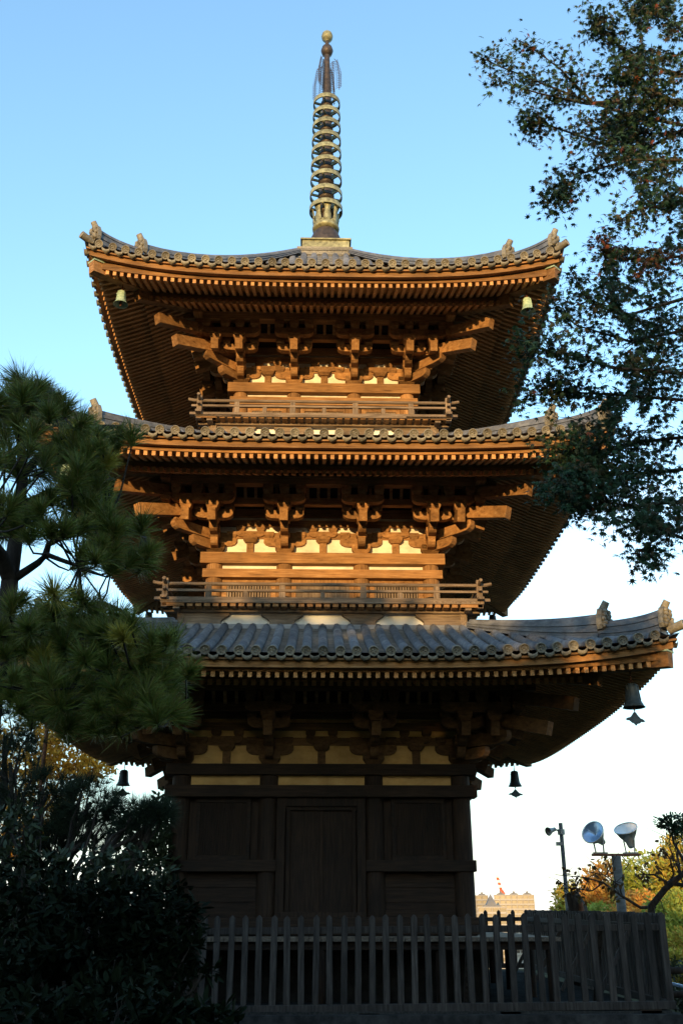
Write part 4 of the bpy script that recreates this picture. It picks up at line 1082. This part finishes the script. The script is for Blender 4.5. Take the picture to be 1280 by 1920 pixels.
# ------------------------------------------------------------------ lamps and poles
t = thing('camera_pole', ground_at(1064, 24), 'slim grey pole with small spotlight near its top', 'pole'); O_ = t.location.copy()
a = at_dist(1064, 1710, 24)-O_; b = at_dist(1056, 1543, 24)-O_; b = Vector((a.x, a.y, b.z))
q = MB(); q.tube([Vector((a.x, a.y, -.2)), b], .047, 12); q.build('shaft', MATS['concrete'], t)
c = Vector((a.x, a.y, 0)); k = .0134
q = MB(); z1 = b.z-.17; q.tube([c+Z*(z1-.09), c+Z*(z1+.03)], .085, 12); q.build('clamp', MATS['steel'], t); q = MB(); q.box(c.x-.14, c.x+.02, c.y-.05, c.y+.05, b.z-.5, b.z-.42); q.build('junction_box', MATS['steel'], t)
q = MB(); q.tube([c+Vector((-.05, -.03, z1)), c+Vector((-.2, -.05, z1+.03))], .02, 6)
ax = Vector((-.75, -.45, -.25)).normalized(); q.lathe([(0, -.14), (.045, -.12), (.055, 0), (.10, .10), (.10, .11), (.06, .03), (0, .02)], c+Vector((-.24, -.06, z1+.0)), 14, ax); q.build('spotlight', MATS['steel'], t)
t = thing('floodlight_post', ground_at(1163, 24), 'thick grey post carrying a crossbar for two floodlights', 'post'); O_ = t.location.copy()
a = at_dist(1164, 1700, 24)-O_; zt = (at_dist(1158, 1605, 24)-O_).z
q = MB(); q.tube([Vector((a.x, a.y, -.2)), Vector((a.x, a.y, zt))], .105, 16); q.build('shaft', MATS['concrete'], t)
q = MB(); q.box(a.x-.54, a.x+.54, a.y-.09, a.y+.09, zt, zt+.05); q.build('crossbar', MATS['rust'], t, .005)
q = MB(); q.tube([Vector((a.x+.1, a.y-.1, zt)), Vector((a.x+.24, a.y-.12, zt-.18)), Vector((a.x+.12, a.y-.1, zt-.3))], .012, 6); q.build('cable', MATS['black_plastic'], t)
def flood(off, axis, label):
    f = thing('floodlight', Vector((a.x+off, a.y, zt+.05))+O_, label, 'floodlight', 'floodlights on the post')
    axis = Vector(axis).normalized(); c = Vector((0, 0, .36))+Vector((axis.x, axis.y, 0))*.05; R_ = .26
    q = MB(); q.lathe([(0, -.25), (.07, -.25), (.09, -.16), (.10, -.10), (.20, .06), (R_, .20), (R_+.012, .20), (R_+.012, .225), (R_-.01, .225)], c, 28, axis); q.build('shell', MATS['lamp_shell'], f)
    q = MB(); q.lathe([(R_-.005, .205), (.15, .16), (.05, .08), (0, .06)], c, 28, axis); q.build('reflector', MATS['lamp_glass' if off < 0 else 'lamp_white'], f)
    q = MB(); sd_ = axis.cross(Z).normalized()
    for s_ in (-1, 1): q.bar(c+sd_*s_*.13+axis*.0, Vector((sd_.x*s_*.1, sd_.y*s_*.1, .02)), .05, .016, up=sd_)
    q.box(-.16, .16, -.07, .07, .001, .03); q.build('yoke', MATS['steel'], f)
flood(-.36, (-.62, -.62, .42), 'left floodlight with bluish face turned to the left')
flood(.34, (-.32, -.42, .82), 'right floodlight tilted upward with pale open bowl')

# ------------------------------------------------------------------ log railing, pole and odds at the right edge
t = thing('log_railing', at_dist(1300, 1819, 12.5), 'rustic log railing at lower right beyond the fence', 'railing'); O_ = t.location.copy()
for v in (1819, 1864):
    q = MB(); a = at_dist(1249, v+1, 15.2)-O_; b = at_dist(1420, v-2, 14.6)-O_; q.tube([a, a.lerp(b, .5), b], .045, 10); q.build('rail', MATS['bark'], t)
for u in (1330, 1410):
    q = MB(); a = at_dist(u, 1800, 12.9)-O_; q.tube([Vector((a.x, a.y, -1.3)), a], .06, 10); q.build('post', MATS['bark'], t)
q = MB(); a = at_dist(1250, 1843, 14.4); b = at_dist(1330, 1862, 14.0); q.tube([a, b], .022, 10)
tag(q.build('striped_pole', MATS['lamp_glass']), 'thin pale blue pole lying across the log railing', 'pole')
plant('tree', 'dark trunked tree cut by the right edge beside the fence', 'tree', ground_at(1305, 12), [blob(1400, 1500, 12, 60, 60, 300)], 'dark_needles', 'leaf', .1, .17)
t = thing('bamboo_pole', ground_at(86, 18), 'thin brown pole with short crosspiece among left branches', 'pole'); O_ = t.location.copy()
a = at_dist(82, 1450, 18)-O_; b = at_dist(90, 1355, 18)-O_
q = MB(); q.tube([Vector((a.x, a.y, -.1)), b], .035, 8); q.build('shaft', MATS['rust'], t)
q = MB(); q.tube([b-Z*.06-X*.05, b-Z*.02+X*.32], .03, 8); q.build('crosspiece', MATS['rust'], t)

# ------------------------------------------------------------------ far town
mat('beige_wall', [(.32,.29,.25), (.38,.345,.30), (.42,.38,.33)], (1,1,1), .05, .9, 0)
mat('grey_wall', [(.24,.22,.20), (.29,.27,.24), (.33,.30,.27)], (1,1,1), .05, .9, 0)
mat('window_dark', [(.03,.028,.025), (.05,.045,.04), (.07,.06,.05)], (1,1,1), .1, .3, 0)
mat('slate', [(.12,.12,.13), (.16,.16,.17), (.2,.2,.21)], (1,1,1), .3, .8, 0)
mat('crane_red', [(.5,.07,.03), (.6,.09,.04), (.65,.11,.05)], (1,1,1), .3, .6, 0)
mat('crane_white', [(.7,.68,.65), (.75,.73,.7), (.8,.78,.75)], (1,1,1), .3, .6, 0)
def block(u0, u1, vt, D, depth, wm, label, gables=0, fl=3.0):
    a = at_dist(u0, 1719, D); b = at_dist(u1, 1719, D); zt = at_dist((u0+u1)/2, vt, D).z; wd = (b-a).length
    t = thing('apartment_building', (a+b)/2, label, 'building', 'apartment blocks in the far town'); t.location.z = ground_z(a.x, a.y)
    t.rotation_euler.z = math.atan2(b.y-a.y, b.x-a.x); H = zt-t.location.z
    q = MB(); q.box(-wd/2, wd/2, 0, depth, -1, H); q.build('wall', MATS[wm], t)
    nb = max(2, int(wd/3.4)); n = 12
    for r_ in range(n):
        z0 = H-fl*(r_+1)
        q = MB(); q.box(-wd/2+.3, wd/2-.3, -1.3, -.002, z0-.05, z0+1.0); bal = q.build('balcony', MATS[wm], t)
        for c in range(nb):
            x0 = -wd/2+wd*(c+.14)/nb; x1 = -wd/2+wd*(c+.86)/nb
            q = MB(); q.box(x0, x1, -.9, -.01, z0+1.001, z0+2.6); q.build('window', MATS['window_dark'], bal)
    for c in range(nb+1):
        x = -wd/2+wd*c/nb; q = MB(); q.box(x-.18, x+.18, -1.4, -.004, H-n*fl, H-.2); q.build('pier', MATS[wm], t)
    for g_ in range(gables):
        x = -wd/2+wd*(g_+.5)/gables; h_ = wd/gables*.38; q = MB()
        q.prism([(-h_, 0), (h_, 0), (h_*.75, 1.2), (h_*.3, 1.6), (0, 3.2), (-h_*.3, 1.6), (-h_*.75, 1.2)], (x, depth/2, H), X, Z, Y, depth); q.build('roof', MATS['slate'], t)
    q = MB(); q.box(-wd/2-.3, wd/2+.3, -.6, depth+.3, H+.001, H+.5); q.build('roof_edge', MATS[wm], t)
block(928, 1003, 1679, 700, 16, 'beige_wall', 'large beige apartment block with gabled roof under the red crane', 3)
block(872, 916, 1680, 740, 16, 'grey_wall', 'grey apartment block right beside the pagoda column', 2)
block(896, 950, 1702, 560, 14, 'beige_wall', 'low wide beige block in front of the taller ones', 1)
block(985, 1040, 1708, 820, 12, 'grey_wall', 'low pale block right of the large beige one', 0)
t = thing('chapel_tower', at_dist(921, 1719, 650), 'small tower with pointed slate roof between apartment blocks', 'tower'); t.location.z = ground_z(t.location.x, t.location.y); H = at_dist(921, 1700, 650).z-t.location.z
q = MB(); q.box(-3, 3, -3, 3, -1, H); q.build('wall', MATS['grey_wall'], t)
q = MB(); q.add([(-3.6, -3.6, H), (3.6, -3.6, H), (3.6, 3.6, H), (-3.6, 3.6, H), (0, 0, H+7.5)], [(0, 1, 4), (1, 2, 4), (2, 3, 4), (3, 0, 4), (3, 2, 1, 0)]); q.build('roof', MATS['slate'], t)
t = thing('tower_crane', at_dist(943, 1719, 800), 'distant red and white crane rising above the beige block', 'crane'); t.location.z = -43; O_ = t.location.copy()
zz = [at_dist(943, v, 800).z-O_.z for v in (1719, 1674, 1664, 1652, 1641)]
q = MB(); q.tube([Vector((0, 0, 0)), Vector((0, 0, zz[1]))], 1.4, 6); q.build('mast', MATS['crane_white'], t)
q = MB(); q.hexa([(-1.8, -1.5, zz[1]-1), (2.6, -1.5, zz[1]-1), (2.6, 1.5, zz[1]-1), (-1.8, 1.5, zz[1]-1), (-1.5, -1.5, zz[1]+2), (.8, -1.5, zz[1]+2), (.8, 1.5, zz[1]+2), (-1.5, 1.5, zz[1]+2)]); q.build('cab', MATS['crane_red'], t)
for k in range(6):
    f0, f1 = k/6, (k+1)/6; p = lambda f: Vector((-.5-2.6*f, 0, zz[1]+2+(zz[4]-zz[1]-2)*f))
    q = MB()
    for ox in (-.55, .55): q.bar(p(f0)+X*ox, p(f1)+X*ox, 1.0, 1.0)
    q.bar(p(f0)-X*.55, p(f1)+X*.55, .4, .4); q.bar(p(f0)+X*.55, p(f1)-X*.55, .4, .4)
    q.build('boom', MATS['crane_red' if k % 2 == 0 else 'crane_white'], t)

# ------------------------------------------------------------------ the wood behind the viewer that shades the lower storey, plus tall trees added against sky light
PROTO = {}
def shade_tree(x, y, top, rad, thin=False):
    key = thin
    if key not in PROTO:
        m = .42 if thin else 1
        PROTO[key] = t = plant('shading_tree', 'thin crowned tree of the wood behind the viewer' if thin else 'tall dense evergreen added unseen behind the viewer to cut sky light', 'tree', (0, 0, 0),
             [((0, 0, .8), (.32, .32, .2), int(700*m)), ((.12, .1, .62), (.36, .36, .2), int(700*m)), ((-.14, -.05, .55), (.36, .36, .2), int(700*m)), ((0, .05, .38), (.4, .4, .2), int(700*m)), ((.1, -.12, .2), (.36, .36, .18), int(500*m))],
             'shade_leaves', 'quad', .045, .03, 'thin trees of the wood behind the viewer' if thin else 'dense trees added behind the viewer to cut sky light')
    else: t = copy_tree(PROTO[key])
    z = ground_z(x, y); t.location = (x, y, z); h = top-z; t.scale = (rad/.42, rad/.42, h); t.rotation_euler.z = rnd.uniform(0, 6.28)
SHADE = 7.15
def shade_top(x, y, dz=0):
    al = -(y+2)*math.cos(SUN_AZ)-x*math.sin(SUN_AZ)     # metres towards the sun from the tower front
    return SHADE+al*math.tan(SUN_EL)+dz
for x, y, dz, r_, th in [(-9.5, -31, .1, 4.3, 1), (-9.5, -38.5, .1, 4.6, 1), (-13, -37, -.2, 4.6, 1), (-3.5, -30, -3.2, 3.4, 1), (2, -32, -2.2, 4.2, 1), (-8, -45, -.3, 5, 1), (-15, -46, 0, 5, 1),
                     (-17, -31, 5, 4.6, 0), (-22, -28, 10, 5, 0), (14.5, -24, 12, 5, 0), (-21, -22, 12, 5, 0), (-26, -14, 8, 5, 0), (-19, -37, 9, 5, 0), (14, -30, 13, 5, 0), (19, -32, 11, 5, 0), (-27, -33, 11, 5, 0), (12, -34, 2, 4.5, 0), (24, -20, 11, 5, 0)]:  # this row: tall evergreens added out of view to block sky light
    shade_tree(x, y, shade_top(x, y, dz), r_, bool(th))
